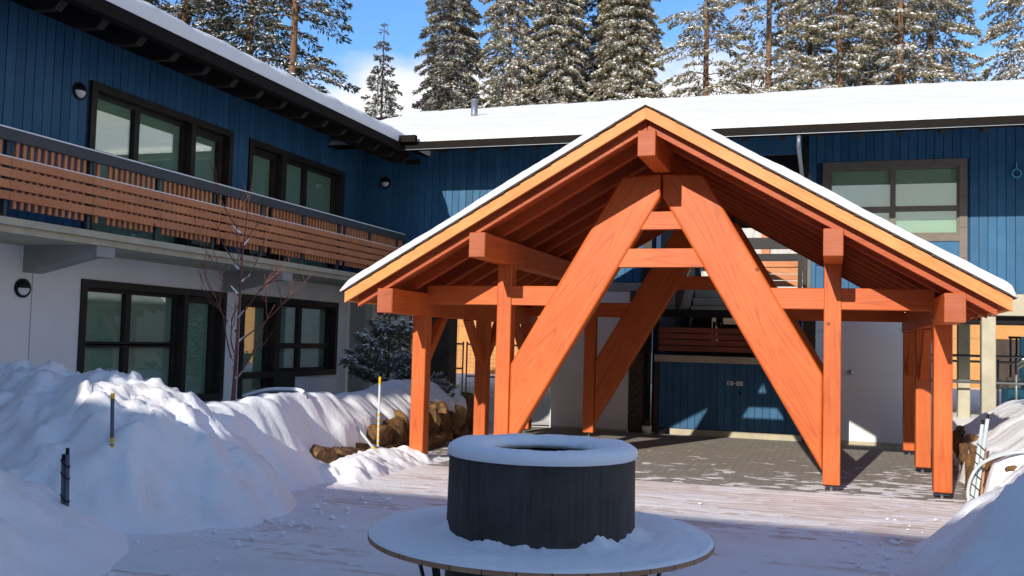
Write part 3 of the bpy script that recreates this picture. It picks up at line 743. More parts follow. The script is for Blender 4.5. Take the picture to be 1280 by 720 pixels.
# wall fittings
def wall_lamp(pos,axis,label):
    rz=0 if axis=='y' else R_(-90)
    t=put('wall_lamp',None,None,None,T(*pos)@Matrix.Rotation(rz,4,'Z'),label,'lamp',None)
    m=W[t]
    def dome(r,z0,z1,name,mat,zz,seg=20):
        vs=[];fs=[];n=8
        for k in range(seg+1):
            a=-math.pi/2+math.pi*k/seg
            for i in range(n+1):
                b=(math.pi/2)*i/n*.999
                vs.append((r*math.cos(a)*math.cos(b)*.9,r*math.sin(a)*math.cos(b),zz*r*math.sin(b)))
        for k in range(seg):
            for i in range(n): a=k*(n+1)+i; fs.append((a,a+1,a+n+2,a+n+1))
        put(name,mesh(vs,fs,smooth=True),mat,t,m)
    dome(.105,0,0,'hood','black',1.0); dome(.092,0,0,'lens','whiteplastic',-1.0)
    vs,fs=tube([(0.001,0,0),(.03,0,0)],.115,20); put('backplate',mesh(vs,fs),'black',t,m)
wall_lamp((XL+.002,9.79,4.66),'y','small half round wall lamp on the blue boards by the upper window')
wall_lamp((XL+.002,9.05,2.08),'y','small half round wall lamp on the white stucco under the balcony')
wall_lamp((-8.59,YB-.02,4.74),'x','small half round wall lamp on the blue wall by the inner corner')
cb=thing('junction_box',(-8.62,17.40,5.36),'small pale grey box fixed under the eave at the inner corner','box')
box('body',-8.74,-8.52,17.30,17.53,5.30,5.44,'whiteplastic',cb,.008); box('bracket',-8.68,-8.58,17.36,17.5,5.44,5.56,'black',cb)
for (x,z,l) in ((-8.0,5.14,'dark louvred vent near the lamp on the blue wall'),(-5.25,5.02,'dark louvred vent beside the pavilion roof line on the blue wall')):
    v=thing('wall_vent',(x,YB-.03,z),l,'vent'); box('frame',x-.16,x+.16,YB-.035,YB-.012,z-.05,z+.05,'trim',v)
    for k in range(3): box('louvre',x-.14,x+.14,YB-.045,YB-.036,z-.035+k*.03,z-.02+k*.03,'trim',v)
hk=thing('hose_bib',(3.1,YR-.03,4.8),'small blue ring bracket on the blue wall right of the window','bracket')
lathe('ring',[(.06,-.012),(.085,-.012),(.085,.012),(.06,.012)],(0,0,0),'liftblue',hk,20,True,True); hk.children[-1].matrix_basis=W[hk].inverted()@(T(3.1,YR-.04,4.8)@Matrix.Rotation(R_(90),4,'X'))
box('stem',3.09,3.11,YR-.045,YR-.02,4.88,5.0,'liftblue',hk)
sp=thing('wall_spigot',(.33,YB-.02,1.22),'small round metal spigot on the white wall','spigot')
lathe('disc',[(0,-.02),(.04,-.02),(.045,0),(0,0)],(0,0,0),'galv',sp,16); sp.children[-1].matrix_basis=W[sp].inverted()@(T(.33,YB-.002,1.22)@Matrix.Rotation(R_(-90),4,'X'))
tubeobj('spout',[(.33,YB-.02,1.22),(.33,YB-.07,1.215),(.33,YB-.09,1.18)],.014,'galv',sp)
pp=thing('plant_pot',(-3.12,17.25,0),'small white pot with a dark wilted plant by the stone pier','plant pot')
lathe('pot',[(0,.0),(.075,.0),(.095,.15),(.08,.15),(.07,.12),(0,.12)],(-3.12,17.25,0),'pot',pp,20)
vs=[];fs=[]
for k in range(46):
    a=random.uniform(0,6.28); l=random.uniform(.12,.28); e=random.uniform(.5,1.3); d=Vector((math.cos(a)*math.cos(e),math.sin(a)*math.cos(e),math.sin(e))); w=Vector((-math.sin(a),math.cos(a),0))*.015
    b=len(vs); p=Vector((0,0,.12)); vs+=[p,p+d*l*.5+w,p+d*l+Vector((0,0,-.05)),p+d*l*.5-w]; fs.append((b,b+1,b+2,b+3))
put('leaves',mesh(vs,fs),'needle_dark',pp,T(-3.12,17.25,0))

# ================================================================ WING BEHIND THE VIEWER (casts the courtyard shade)
SH=5.9; SY=9.15-SH/.4083
sw=thing('lodge_wing',(0,SY-1,0),'blue lodge wing closing the courtyard opposite the pavilion','building')
boxes('wall',[(-20,12,SY-1.6,SY-1.2,2.75,5.9)],'blue',sw); boxes('wall',[(-20,12,SY-1.62,SY-1.18,-.3,2.74)],'stucco',sw)
sr=extrude('roof',[(SY,SH-.22),(SY,SH),(SY-7,SH+7*.3),(SY-14,SH),(SY-14,SH-.22),(SY-7,SH+7*.3-.22)],'x',-20,12,'roofsnow',sw)
for k in range(6):
    x=-6+k*2.8
    for z in (.9,3.8): boxes('window',[(x,x+1.6,SY-1.19,SY-1.15,z,z+1.3)],'trim',sw); boxes('pane',[(x+.1,x+1.5,SY-1.149,SY-1.14,z+.1,z+1.2)],'glass',sw)
#__REST__
# ================================================================ SNOW PILES
def dseg(x,y,ax,ay,bx,by):
    vx,vy=bx-ax,by-ay; t=max(0,min(1,((x-ax)*vx+(y-ay)*vy)/(vx*vx+vy*vy))); return math.hypot(x-ax-t*vx,y-ay-t*vy)
def pile(name,seg,Rr,h,ex,label,x0,x1,y0,y1,seed,step=.04,lump=.05,group=None):
    def fn(x,y):
        wx=fbm(x*.9,y*.9,seed,3)*.22; d=dseg(x+wx,y-wx,*seg)/Rr
        b=h*(1-d**ex) if d<1.25 else -1
        n=fbm(x*1.6,y*1.6,seed+3,4)*.085+fbm(x*5,y*5,seed+5,4)*lump*(1 if b>.45*h else .55)
        ch=fbm(x*13,y*13,seed+2,3)*.016+min(.035,max(0,fbm(x*4,y*4,seed+6,3)-.15)*.3)*sstep(.1,.4,b)
        cl=ch*sstep(-.02,.15,b)*(lump/.05)+min(.05,max(0,fbm(x*6,y*6,seed+8,3)-.05)*.30)*sstep(.45*h,.8*h,b)*sstep(.0,.2,fbm(x*1.1,y*1.1,seed+9,2)+.12)
        return max(-.08,b+n*sstep(-.05,.25,b)+cl)
    return field(name,x0,x1,y0,y1,step,fn,'snowpile',cut=-.04,label=label,cat='snow pile',group=group)
pile('snow_pile',(-9.2,8.2,-6.3,7.32),1.70,1.16,1.75,'big ploughed snow pile against the white stucco wall with grey and yellow stake',-9.19,-4.2,5.4,10.4,11.3,.035)
pile('snow_pile',(-7.4,4.6,-6.3,4.85),1.80,1.02,1.15,'smaller shaded snow pile beside the strapped dark poles',-9.19,-3.9,2.6,7.0,21.7,.04,.03)
pile('snow_pile',(2.75,9.3,2.0,6.2),1.72,1.32,1.35,'smooth shaded snow pile in front of the rusty boulder bed',-.2,5.0,4.2,11.2,31.1,.04,.025)
# planted bed on the left, held by boulders, under deep snow
EDG=[(8.6,-5.40),(10.3,-5.52),(11.8,-5.66),(12.6,-5.66),(14.6,-5.95),(15.9,-6.0),(17.2,-6.4)]
def edge(y):
    for (a,xa),(b,xb) in zip(EDG[:-1],EDG[1:]):
        if y<=b: return xa+(xb-xa)*max(0,(y-a))/(b-a)
    return EDG[-1][1]
def lbank(x,y):
    e=edge(y)+fbm(x*0,y*1.7,2.2,4)*.09; u=e-x
    top=.47+(.35+.07*sstep(11.5,10.2,y))*sstep(-.1,.55,u)-.28*sstep(.6,1.5,u)+.05*fbm(x*1.3,y*2.6,21,3)+.06*fbm(x*.8,y*.8,4,3)+.035*fbm(x*.6,y*3.2,8,4)
    top+=.12*math.exp(-((y-14.2)/1.0)**2-((x+6.9)/.6)**2)
    drop=sstep(-.05,.10,u)                       # cut edge over the boulders
    low=sstep(11.1,9.9,y)
    soft=sstep(-.55,.55,u)
    k=drop*(1-low)+soft*low
    z=top*k-.10*(1-k)
    z+=fbm(x*6,y*6,12,4)*.025*(low*.9+.1)
    z*=sstep(17.3,16.4,y); z-=.1*sstep(16.4,17.3,y)
    return max(-.09,z)
field('snow_bank',-9.19,-4.9,8.2,17.2,.04,lbank,'snow',cut=-.05,label='deep rounded snow bank on the boulder bed along the white wall',cat='snow bank')
def berm(x,y):
    c=-5.28+.05*math.sin(y*2.2); d=abs(x-c)/.42; b=.20*(1-d**1.5)*sstep(9.2,9.9,y)*sstep(12.4,11.2,y) if d<1.3 else -1
    return max(-.06,b+(fbm(x*3,y*3,2,5)*.09+max(0,fbm(x*7,y*7,4,4))*.035)*sstep(-.05,.1,b))
field('snow_ridge',-6.0,-4.6,9.0,12.6,.03,berm,'snow',cut=-.03,label='low lumpy ridge of shovelled snow at the foot of the boulders',cat='snow ridge')
def rbank(x,y):
    e=1.52+.05*(y-11)+fbm(0,y*1.7,6.2,4)*.08; u=x-e
    top=.46+.48*sstep(0,.9,u)+.05*fbm(x*.8,y*.8,14,3)+.03*fbm(x*3,y*.8,18,4)
    k=sstep(-.06,.12,u)*sstep(10.5,10.95,y)*sstep(17.2,16.0,y); return max(-.09,top*k-.1*(1-k)+fbm(x*6,y*6,3,3)*.012)
field('snow_bank',1.2,6.5,10.4,17.4,.05,rbank,'snow',cut=-.05,label='sunlit snow bank on the boulder bed beside the pale bundled poles',cat='snow bank')
# boulders
def boulder(rx,ry,rz,seed):
    rs=random.Random(seed); bm=bmesh.new()
    for k in range(16):
        v=Vector((rs.uniform(-1,1),rs.uniform(-1,1),rs.uniform(-1,1))); m=max(abs(v.x),abs(v.y),abs(v.z)); v=v*(rs.uniform(.86,1.05)/m)
        v=v*.86 if v.length>1.5 else v
        bm.verts.new((v.x*rx,v.y*ry,v.z*rz))
    r=bmesh.ops.convex_hull(bm,input=bm.verts[:]); bmesh.ops.delete(bm,geom=[v for v in bm.verts if not v.link_faces],context='VERTS')
    bmesh.ops.bevel(bm,geom=bm.edges[:],offset=min(rx,ry,rz)*.07,segments=1,affect='EDGES')
    bmesh.ops.triangulate(bm,faces=bm.faces[:]); bmesh.ops.subdivide_edges(bm,edges=bm.edges[:],cuts=1,use_grid_fill=True)
    for v in bm.verts: v.co*=1+.10*noise.fractal(v.co*5+Vector((seed,0,0)),.8,2.1,4)
    me=bpy.data.meshes.new('boulder'); bm.to_mesh(me); bm.free(); return me
lr_=thing('boulder_wall',(-5.7,12.5,0),'row of rusty brown boulders holding the snowy bed beside the left pavilion posts','boulder wall')
rs=random.Random(5); y=9.6; k=0
while y<16.8:
    w=rs.uniform(.24,.48); hgt=rs.uniform(.38,.58) if y>11 else rs.uniform(.24,.32)
    put('boulder',boulder(.26,w*.56,hgt*.60,k),'rock',lr_,T(edge(y+w/2)-.17+rs.uniform(-.05,.06),y+w/2,hgt*.55)@Matrix.Rotation(rs.uniform(-.25,.25),4,'X'))
    if rs.random()<.45: put('boulder',boulder(.16,.2,.13,k+50),'rock',lr_,T(edge(y)+.05,y+rs.uniform(0,.2),.08))
    y+=w*.95; k+=1
rr_=thing('boulder_wall',(1.6,13,0),'row of rusty boulders edging the snowy bed beside the right pavilion posts','boulder wall')
y=11.05
while y<16.3:
    w=rs.uniform(.35,.6); hgt=rs.uniform(.40,.52)
    put('boulder',boulder(.24,w*.56,hgt*.60,k),'rock',rr_,T(1.66+.05*(y-11)+rs.uniform(-.05,.05)+.06,y+w/2,hgt*.5)@Matrix.Rotation(rs.uniform(-.25,.25),4,'X')); y+=w*.95; k+=1
put('boulder',boulder(.22,.2,.26,91),'rock',rr_,T(1.80,11.0,.26))

# ================================================================ STAKES, POLES, HOSES
def stick(name,p0,p1,bands,r,label,cat,seg=10):
    """bands: list of (t0,t1,material,part name)"""
    p0,p1=Vector(p0),Vector(p1); t=thing(name,p0,label,cat)
    for a,b,m,pn,rr in bands:
        q0=p0.lerp(p1,a); q1=p0.lerp(p1,b); vs,fs=tube([q0-p0,q1-p0],r*rr,seg); put(pn,mesh(vs,fs),m,t,T(*p0))
    return t
b1=[(0,.10,'yellow','band',1.0)]
for k in range(5): b1.append((.10+k*.05,.135+k*.05,'yellow','band',1.0)); b1.append((.135+k*.05,.15+k*.05,'darkpole','stripe',.98))
b1+=[(.35,.37,'palepole','stripe',.98),(.37,.43,'yellow','band',1),(.43,.93,'darkpole','shaft',.95),(.93,1,'yellow','tip',1)]
stick('snow_stake',(-5.53,6.45,.46),(-5.555,6.45,1.09),b1,.016,'grey and yellow banded snow stake planted in the big snow pile','stake')
b3=[(0,.12,'yellow','base_band',1)]
for k in range(6): b3+=[(.12+k*.07,.155+k*.07,'palepole','stripe',.97),(.155+k*.07,.19+k*.07,'yellow','band',1)]
b3+=[(.54,.9,'palepole','shaft',.97),(.9,1,'yellow','tip',1.05)]
stick('snow_stake',(-5.475,11.2,.08),(-5.478,11.2,1.10),b3,.016,'white and yellow snow stake standing upright at the boulders','stake')
stick('snow_stake',(-5.33,11.0,.10),(-5.69,11.02,.46),[(0,.33,'yellow','handle',1.15),(.33,1,'palepole','shaft',.8)],.020,'short pale stake with yellow end leaning on the boulders','stake')
def bundle(name,base,top,label,mat,n,r,strap,hooks):
    base,top=Vector(base),Vector(top); t=thing(name,base,label,'poles'); ax=(top-base).normalized(); sx=ax.cross(Vector((0,1,0))).normalized(); sy=ax.cross(sx)
    offs=[(-.6,.0),(.6,.1),(.0,.9)][:n]
    L=(top-base).length
    for i,(a,b) in enumerate(offs):
        o=sx*a*r*1.8+sy*b*r*1.8; vs,fs=tube([o,o+ax*L*(1-.07*i)],r,10); put('pole',mesh(vs,fs),mat,t,T(*base))
        vs,fs=tube([o+ax*L*(1-.07*i),o+ax*(L*(1-.07*i)+.05)],r*.85,8); put('pole_cap',mesh(vs,fs),'black',t,T(*base))
    for q in strap:
        pts=[]
        for k in range(13):
            an=2*math.pi*k/12; pts.append(ax*(L*q+.030*math.cos(an))+sx*math.cos(an)*r*2.15+sy*(math.sin(an)*r*1.45+r*.1))
        vs,fs=tube(pts,.006,6); put('strap',mesh(vs,fs),'black',t,T(*base))
bundle('pole_bundle',(-5.41,5.85,.02),(-5.45,5.86,.66),'dark slate poles strapped together beside the smaller snow pile','darkpole',2,.016,(.25,.5,.76,.9),0)
bundle('pole_bundle',(1.40,11.0,.0),(1.53,11.05,.93),'pale poles bundled with black straps leaning by the right boulders','palepole',2,.019,(.12,.24,.36,.48,.58,.68),0)
stick('wooden_stake',(1.50,11.12,.12),(1.545,11.15,.62),[(0,1,'benchwood','shaft',1)],.016,'thin brown wooden stake behind the pale bundled poles','stake',4)
hp=[(1.37,10.95,.03),(1.35,10.93,.18),(1.38,10.9,.34),(1.46,10.88,.47),(1.6,10.86,.56),(1.8,10.84,.62),(2.1,10.8,.64),(2.6,10.7,.60)]
def smooth(path,n=6):
    P=[Vector(p) for p in path]; out=[]
    for i in range(len(P)-1):
        a,b,c,d=P[max(i-1,0)],P[i],P[i+1],P[min(i+2,len(P)-1)]
        for k in range(n):
            t=k/n; out.append(.5*((2*b)+(c-a)*t+(2*a-5*b+4*c-d)*t*t+(3*b-a-3*c+d)*t**3))
    out.append(P[-1]); return out
tubeobj('plastic_hose',smooth(hp),.017,'palepole',label='pale plastic hose arching over the snow by the bundled poles',cat='hose')
hh=thing('buried_pipe',(-6.3,10.2,.8),'snow topped grey pipe curving out of the snow bank','pipe')
pth=smooth([(-7.0,10.45,.80),(-6.6,10.35,.90),(-6.25,10.3,.925),(-6.1,10.28,.92),(-6.0,10.26,.88),(-5.97,10.25,.80)])
tubeobj('pipe',pth,.018,'greysteel',hh); tubeobj('pipe_snow',[p+Vector((0,0,.022)) for p in pth[:-8]],.022,'snow',hh)

# ================================================================ TREES
def quads(P,D,Sd,Ln,Wd):
    """diamonds from root P along D, half width Wd along Sd"""
    n=len(P); v=np.empty((n,4,3)); v[:,0]=P; v[:,1]=P+D*(Ln*.5)[:,None]+Sd*Wd[:,None]; v[:,2]=P+D*Ln[:,None]; v[:,3]=P+D*(Ln*.5)[:,None]-Sd*Wd[:,None]
    return v.reshape(-1,3)
def qmesh(arrs,name):
    v=np.concatenate(arrs); n=len(v)//4; m=bpy.data.meshes.new(name)
    m.vertices.add(len(v)); m.vertices.foreach_set('co',v.astype(np.float32).ravel()); m.loops.add(n*4); m.loops.foreach_set('vertex_index',np.arange(n*4,dtype=np.int32))
    m.polygons.add(n); m.polygons.foreach_set('loop_start',np.arange(0,n*4,4,dtype=np.int32)); m.polygons.foreach_set('loop_total',np.full(n,4,dtype=np.int32)); m.update(); m.validate(); return m
def nrm(a): return a/np.maximum(1e-9,np.linalg.norm(a,axis=1))[:,None]
def spruce(seed,H,R0,z0,dens=30,wh=.30,nb=6,droop=.55,frost=.5,tl=.26,tw=.045,power=.55,trunk=.20,up=.12,gaps=0.0,lump=.10):
    r=np.random.default_rng(seed); A=[];Sn=[];stem=[]
    z=z0
    tv,tf=tube([(0,0,-.3),(0,0,H*.5),(0,0,H)],[trunk,trunk*.62,.012],9)
    while z<H-.05:
        base=R0*(1-z/H)**power; hz=z+r.uniform(-.1,.1)
        k=nb if z<H*.93 else 4
        ph=r.uniform(0,6.28)
        for b in range(k):
            if r.random()<gaps: continue
            a=ph+b*6.283/k+r.uniform(-.35,.35); L=base*r.uniform(.62,1.12)+.05
            n=max(4,int(dens*L)); t=np.sqrt(r.uniform(.02,1,n)); out=np.array([math.cos(a),math.sin(a),0]); lat=np.array([-out[1],out[0],0])
            s=r.uniform(-1,1,n)*.36*L*np.minimum(1,1.25-t)*np.sqrt(t)
            zz=hz+L*(up*t-droop*t*t)+.10*L*np.maximum(0,t-.8)*2
            P=out*(L*t)[:,None]+lat*s[:,None]; P[:,2]=zz+r.normal(0,.03,n)
            D=nrm(out*.8+lat*np.sign(s)[:,None]*.55+np.array([0,0,1.])*(-.25-.35*r.random(n))[:,None]+r.normal(0,.35,(n,3)))
            Ln=tl*r.uniform(.6,1.25,n); Wd=tw*r.uniform(.7,1.4,n)
            S1=nrm(np.cross(D,r.normal(0,1,(n,3)))); S2=np.cross(D,S1)
            A.append(quads(P,D,S1,Ln,Wd)); A.append(quads(P,D,S2,Ln,Wd))
            m=r.random(n)<frost
            if m.any():
                q=m.sum(); Df=nrm(D[m]*np.array([1,1,.6])); S3=nrm(np.cross(Df,np.array([0,0,1.])+r.normal(0,.55,(q,3))))
                Sn.append(quads(P[m]+np.array([0,0,.03]),Df,S3,Ln[m]*.85,Wd[m]*1.25))
            q=int(lump*n)
            if q:
                i=r.integers(0,n,q); c=P[i]+np.array([0,0,.035]); sz=tl*.22*r.uniform(.6,1.5,q)
                for dx,dy in ((1,0),(0,1)):
                    Dd=np.tile(np.array([dx,dy,.0]),(q,1)); 
                    Sn.append(quads(c-Dd*sz[:,None],Dd,np.tile(np.array([0,0,1.]),(q,1)),2*sz,sz*.55))
                Sn.append(quads(c-out*sz[:,None]+np.array([0,0,.01]),np.tile(out,(q,1)),np.tile(lat,(q,1)),2*sz,sz*.9))
            if b%2==0 and L>.3:
                pt=[(out*(L*q_)).tolist()[:2]+[hz+L*(up*q_-droop*q_*q_)] for q_ in (0,.35,.7)]
                v_,f_=tube(pt,[trunk*.14,trunk*.09,.006],4,False); o_=len(tv); tv+=v_; tf+=[tuple(i+o_ for i in f) for f in f_]
        z+=wh*r.uniform(.8,1.2)
    return mesh(tv,tf,smooth=True),qmesh(A,'crown'),qmesh(Sn,'snow')
def tree(protos,i,x,y,z,sc_,rz,label,name='spruce_tree',cat='tree',mat='needle',group=None,crown='crown'):
    tm,cm,sm=protos[i]; m=T(x,y,z)@Matrix.Rotation(rz,4,'Z')@Matrix.Scale(sc_,4)
    t=put(name,None,None,None,m,label,cat,group)
    put('trunk',tm,'bark',t,m); put(crown,cm,mat,t,m); put('branch_snow',sm,'snow',t,m)
PR=[spruce(101,23,2.2,4,92,.24,7,.50,.62,.19,.0205,.52,.17),
    spruce(102,22,2.0,4,84,.27,7,.62,.58,.19,.0205,.50,.15,gaps=.10),
    spruce(103,24,2.7,4,70,.32,6,.45,.62,.20,.0215,.55,.18,gaps=.22),
    spruce(104,24,3.0,4,58,.36,6,.40,.57,.21,.0215,.55,.19,gaps=.34)]
PD=[spruce(105,22,3.1,4,78,.30,6,.45,.26,.17,.021,.5,.20,gaps=.15,lump=.04),spruce(106,22,2.5,4,64,.40,6,.35,.28,.18,.021,.45,.17,gaps=.42,lump=.04)]
PS=[spruce(107,9.5,2.0,1,46,.34,6,.22,.62,.19,.022,.95,.09,gaps=.18)]
tl=[(0,-15.7,38.0,1.0,.3,'tall frosted spruce standing next to the small lone spruce'),
    (1,-13.2,38.5,1.0,1.4,'tall frosted spruce, second from the small lone spruce'),
    (0,-11.2,39.0,1.02,2.6,'dense frosted spruce in the middle of the tight group behind the roof'),
    (0,-8.2,39.2,1.03,4.1,'broad frosted spruce right of the tight group, beside the patch of open sky'),
    (2,-9.1,41.5,.95,2.2,'frosted spruce crowding behind the broad one by the open sky'),
    (3,-4.9,39,1.0,.9,'open branched spruce with visible trunk at the edge of the right hand grove'),
    (3,-2.4,38.5,1.03,3.3,'open branched spruce with orange trunk in the right hand grove'),
    (2,-.9,41,1.0,5.0,'frosted spruce between two open branched ones above the roof'),
    (3,.25,38,1.0,1.9,'open branched spruce with pale trunk above the upper right window'),
    (2,1.6,40,1.02,2.9,'frosted spruce behind the pale trunks above the upper right window'),
    (3,2.4,38,.98,5.5,'thin open spruce with pale trunk in the right hand grove'),
    (2,3.6,39.5,1.0,.2,'wide frosted spruce at the end of the right hand grove'),
    (2,6.6,37.5,.95,4.4,'wide drooping frosted spruce standing apart beyond the right hand grove')]
for i,x,y,s_,rz,l in tl: tree(PR,i,x*1.24,y*1.24,-.3,s_*1.24,rz,l,group='spruces behind the back roof')
tree(PD,0,-12.6,53,-.3,1.24,2,'dark spruce half hidden behind the tight frosted group',mat='needle_dark')
tree(PD,1,-11.5,52,-.3,1.2,4,'dark thin spruce in the gap between frosted spruces',mat='needle_dark')
tree(PS,0,-22.2,44.5,6.6,1.2,1,'small lone frosted spruce standing out against the cloud')
for x,y,s_,rz,i,l in ((-20.6,26.5,1.0,.5,0,'dark spruce behind the left roof, farthest from the bare red trunk'),(-18.4,27,1.02,2.0,0,'dark dense spruce behind the left roof next to the bare red trunk'),(-16.1,26,1.0,3.4,1,'dark sparse spruce with bare red trunk behind the left roof'),(-23.5,27,1.0,4.4,0,'dark spruce behind the left roof above the far gutter')):
    tree(PD,i,x*1.31,y*1.31,-.3,s_*1.31,rz,l,mat='needle_dark',group='dark spruces behind the left roof')
PY=[spruce(201,1.85,.95,.05,120,.16,7,-.18,.36,.13,.014,.85,.035,up=.34,lump=.26,gaps=.18),spruce(202,1.1,.75,.05,110,.13,7,-.2,.4,.13,.014,.6,.03,up=.4,lump=.25)]
tree(PY,0,-7.45,15.55,.62,.86,.4,'young blue green spruce with snowy upturned branches in the bed by the left post',name='spruce_shrub',cat='shrub',mat='needle_blue')
tree(PY,1,3.05,13.6,.78,1,1.4,'small snowy conifer in the bed beside the concrete column',name='spruce_shrub',cat='shrub',mat='needle_blue')
tree(PY,1,-6.38,15.3,.50,.42,3.4,'small snow capped sprig of spruce at the end of the boulder bed',name='spruce_shrub',cat='shrub',mat='needle_blue')
# bare young tree
def bare():
    t=thing('bare_tree',(-6.98,10.2,.6),'young leafless tree with thin reddish twigs in the snow bank before the doors','tree')
    r=random.Random(12); tr=([],[]); br_=([],[]); sn=([],[])
    def add(dst,path,rad,seg):
        v,f=tube(path,rad,seg,False); o=len(dst[0]); dst[0].extend(v); dst[1].extend([tuple(i+o for i in q) for q in f])
    P0=Vector((-6.98,10.2,.6)); 
    tp=[P0,P0+Vector((.01,.01,.45)),P0+Vector((.03,.0,.95)),P0+Vector((.02,.03,1.5)),P0+Vector((.05,.02,2.1)),P0+Vector((.09,.05,2.75))]
    add(tr,smooth([p for p in tp],4),[.030*(1-.92*k/20) for k in range(21)],7)
    def branch(p,d,L,rad,dep):
        pts=[p]; dd=d.copy(); n=6
        for k in range(n):
            dd=(dd+Vector((r.gauss(0,.10),r.gauss(0,.10),.10+r.gauss(0,.07)))).normalized(); pts.append(pts[-1]+dd*L/n)
        add(br_,pts,[rad*(1-.8*k/n) for k in range(n+1)],5)
        if dep==0 and r.random()<.7: add(sn,[p+d*.03+Vector((0,0,.012)),p+d*.16+Vector((0,0,.02))],[.016,.006],5)
        if dep<2:
            for k in range(r.choice((2,3,3))):
                q=r.randint(2,n-1); ax=Vector((r.gauss(0,1),r.gauss(0,1),r.gauss(.2,.6))).normalized(); branch(pts[q],(dd*.75+ax*.65).normalized(),L*r.uniform(.35,.6),rad*.55,dep+1)
    for k in range(13):
        h=.42+k*.15; f=h/2.75; i=min(4,int(f*5)); p=P0+Vector((.03*f,.03*f,h)); a=k*2.4+r.uniform(-.4,.4)
        branch(p,Vector((math.cos(a)*.72,math.sin(a)*.72,.62)).normalized(),1.25*(1-.55*f)*r.uniform(.75,1.1),.013*(1-.5*f),0)
    put('trunk',mesh(*tr,smooth=True),'twig',t); put('branches',mesh(*br_,smooth=True),'twig',t); put('branch_snow',mesh(*sn,smooth=True),'snow',t)
bare()

# ================================================================ BEYOND THE LODGE
def panel_building(name,x0,x1,y,zt,label,openings=()):
    t=thing(name,((x0+x1)/2,y,0),label,'building')
    box('frame',x0+.05,x1-.05,y+.03,y+6,-.2,zt-.05,'darkwood',t)
    x=x0
    while x<x1-.1:
        z=-.1
        while z<zt-.1:
            xe=min(x+1.22,x1); ze=min(z+2.3,zt)
            if not any(x<o[1]-.1 and xe>o[0]+.1 and z<o[3]-.1 and ze>o[2]+.1 for o in openings): box('panel',x+.006,xe-.006,y,y+.025,z+.006,ze-.006,'ply',t)
            z+=2.3
        x+=1.22
    return t
panel_building('plywood_building',-24,-8,39.2,5.0,'unfinished building sheathed in orange strand board seen through the left passage')
panel_building('plywood_building',-2.19,14,43.4,4.9,'unfinished building sheathed in orange strand board beyond the concrete columns',[(6.35,7.57,-.1,2.2)])
sb=thing('stone_house',(-2.5,34,0),'pale rubble stone house front glimpsed through the open stairwell','building')
box('wall',-7,3.2,34,38,-.2,8.2,'palestone',sb); box('timber_post',-2.28,-2.0,33.85,33.99,-.2,8.2,'slat',sb); box('balcony_beam',-7,3,33.7,33.98,4.35,4.62,'black',sb); box('cap',-7.2,3.4,33.8,38.2,8.21,8.4,'snow',sb)
def rail(name,x0,x1,y,zs,n,label,mat,cat='fence',r=.022):
    t=thing(name,((x0+x1)/2,y,0),label,cat)
    for z in zs: tubeobj('rail',[(x0,y,z),(x1,y,z)],r,mat,t,8)
    for k in range(n):
        x=x0+(x1-x0)*k/(n-1); tubeobj('post',[(x,y+.03,-.1),(x,y+.03,max(zs)+.06)],r,mat,t,8)
    return t
ft=rail('wire_fence',-9.9,-8.55,22,(1.50,.90),2,'grey tube fence panel beside the dark column in the left passage','greysteel')
ft2=rail('wire_fence',-8.45,-6.2,22,(1.50,.72),2,'grey tube fence panel ending behind the white wall in the left passage','greysteel')
for t_,x0,x1 in ((ft,-9.9,-8.55),(ft2,-8.45,-6.2)):
    vs=[];fs=[]
    x=x0+.1
    while x<x1: 
        v,f=tube([(x,22,.1),(x,22,1.5)],.003,3,False); o=len(vs); vs+=v; fs+=[tuple(i+o for i in q) for q in f]; x+=.1
    z=.15
    while z<1.5:
        v,f=tube([(x0,22,z),(x1,22,z)],.003,3,False); o=len(vs); vs+=v; fs+=[tuple(i+o for i in q) for q in f]; z+=.1
    put('wire_mesh',mesh(vs,fs),'greysteel',t_,kind='stuff')
rail('pipe_railing',1.7,9,21.4,(1.55,1.02),5,'double grey pipe railing nearer the concrete columns','greysteel','railing',.026)
rail('pipe_railing',1.7,9,23.6,(1.42,.98),5,'double grey pipe railing farther behind the concrete columns','greysteel','railing',.026)
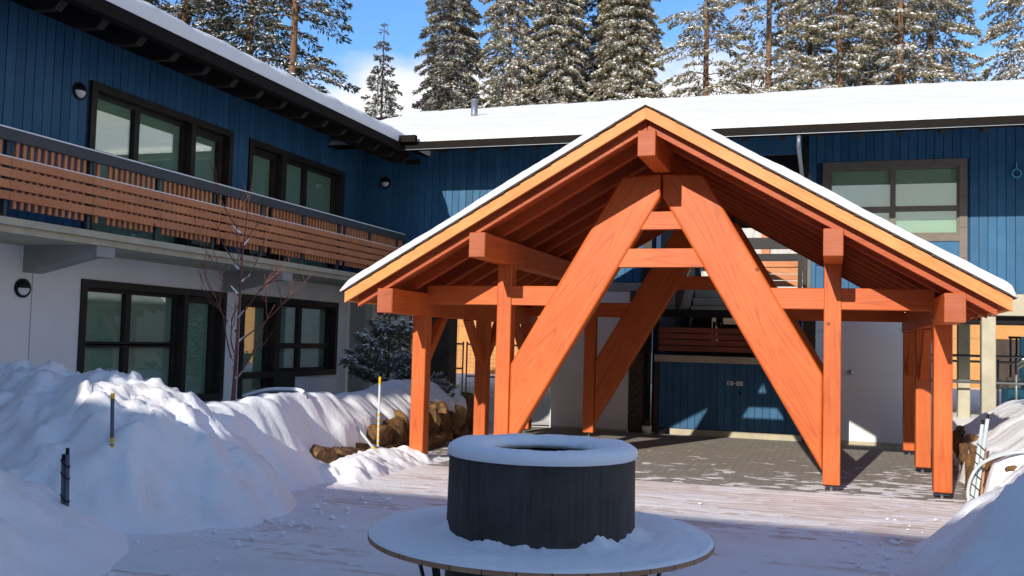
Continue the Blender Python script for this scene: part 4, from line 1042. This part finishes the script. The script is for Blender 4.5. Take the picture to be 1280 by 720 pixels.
def gsnow(x,y): return -.05+.30*sstep(19.5,22,y)*(1-.25*sstep(30,40,y))+fbm(x*.6,y*.6,4,4)*.06
field('passage_snow',-16,14,18.2,43,.25,gsnow,'snow',label='untrodden blue shaded snow field behind the lodge',cat='snow field')
lf=thing('access_lift',(4.0,24,.2),'light blue access lift with open basket beyond the concrete columns','lift')
box('mast',4.02,4.20,23.9,24.1,.55,2.0,'liftblue',lf,.01); box('base',3.7,4.9,23.6,24.4,.45,.85,'liftblue',lf,.02)
for x in (3.78,3.9): box('basket_post',x,x+.035,23.75,23.8,.9,2.0,'black',lf)
box('basket_rail',3.76,4.0,23.74,23.81,1.95,2.0,'black',lf); box('basket_floor',3.70,4.0,23.6,24.2,1.38,1.44,'benchwood',lf); box('cargo_box',3.72,3.98,23.62,23.9,.86,1.1,'concrete',lf,.01)
for x in (3.9,4.7):
    lathe('wheel',[(0,-.09),(.2,-.09),(.22,-.06),(.22,.06),(.2,.09),(0,.09)],(0,0,0),'black',lf,20); lf.children[-1].matrix_basis=W[lf].inverted()@(T(x,23.55,.42)@Matrix.Rotation(R_(90),4,'X'))

# crumbs of snow thrown off the piles
def crumbs():
    vs=[];fs=[]; r=random.Random(44)
    bm=bmesh.new(); bmesh.ops.create_icosphere(bm,subdivisions=1,radius=1); bv=[v.co.copy() for v in bm.verts]; bf=[tuple(v.index for v in f.verts) for f in bm.faces]; bm.free()
    for k in range(330):
        q=r.random()
        if q<.50: x,y=.75+r.gauss(-.15,.35),8.4+r.gauss(-.5,.8)
        elif q<.97: x,y=-4.55+r.gauss(.15,.35),7.2+r.gauss(0,.9)
        else: x,y=r.uniform(-4.5,1),r.uniform(6.5,11)
        sz=min(.034,.006+r.expovariate(120)); o=len(vs)
        for v in bv:
            n=1+.75*noise.noise(v*2.3+Vector((k,0,0))); vs.append((x+v.x*sz*n,y+v.y*sz*n,.012+sz*.45+v.z*sz*n*.6))
        fs+=[tuple(i+o for i in f) for f in bf]
    put('snow_crumbs',mesh(vs,fs),'snow',label='loose crumbs of snow scattered on the deck by the piles',kind='stuff')
crumbs()
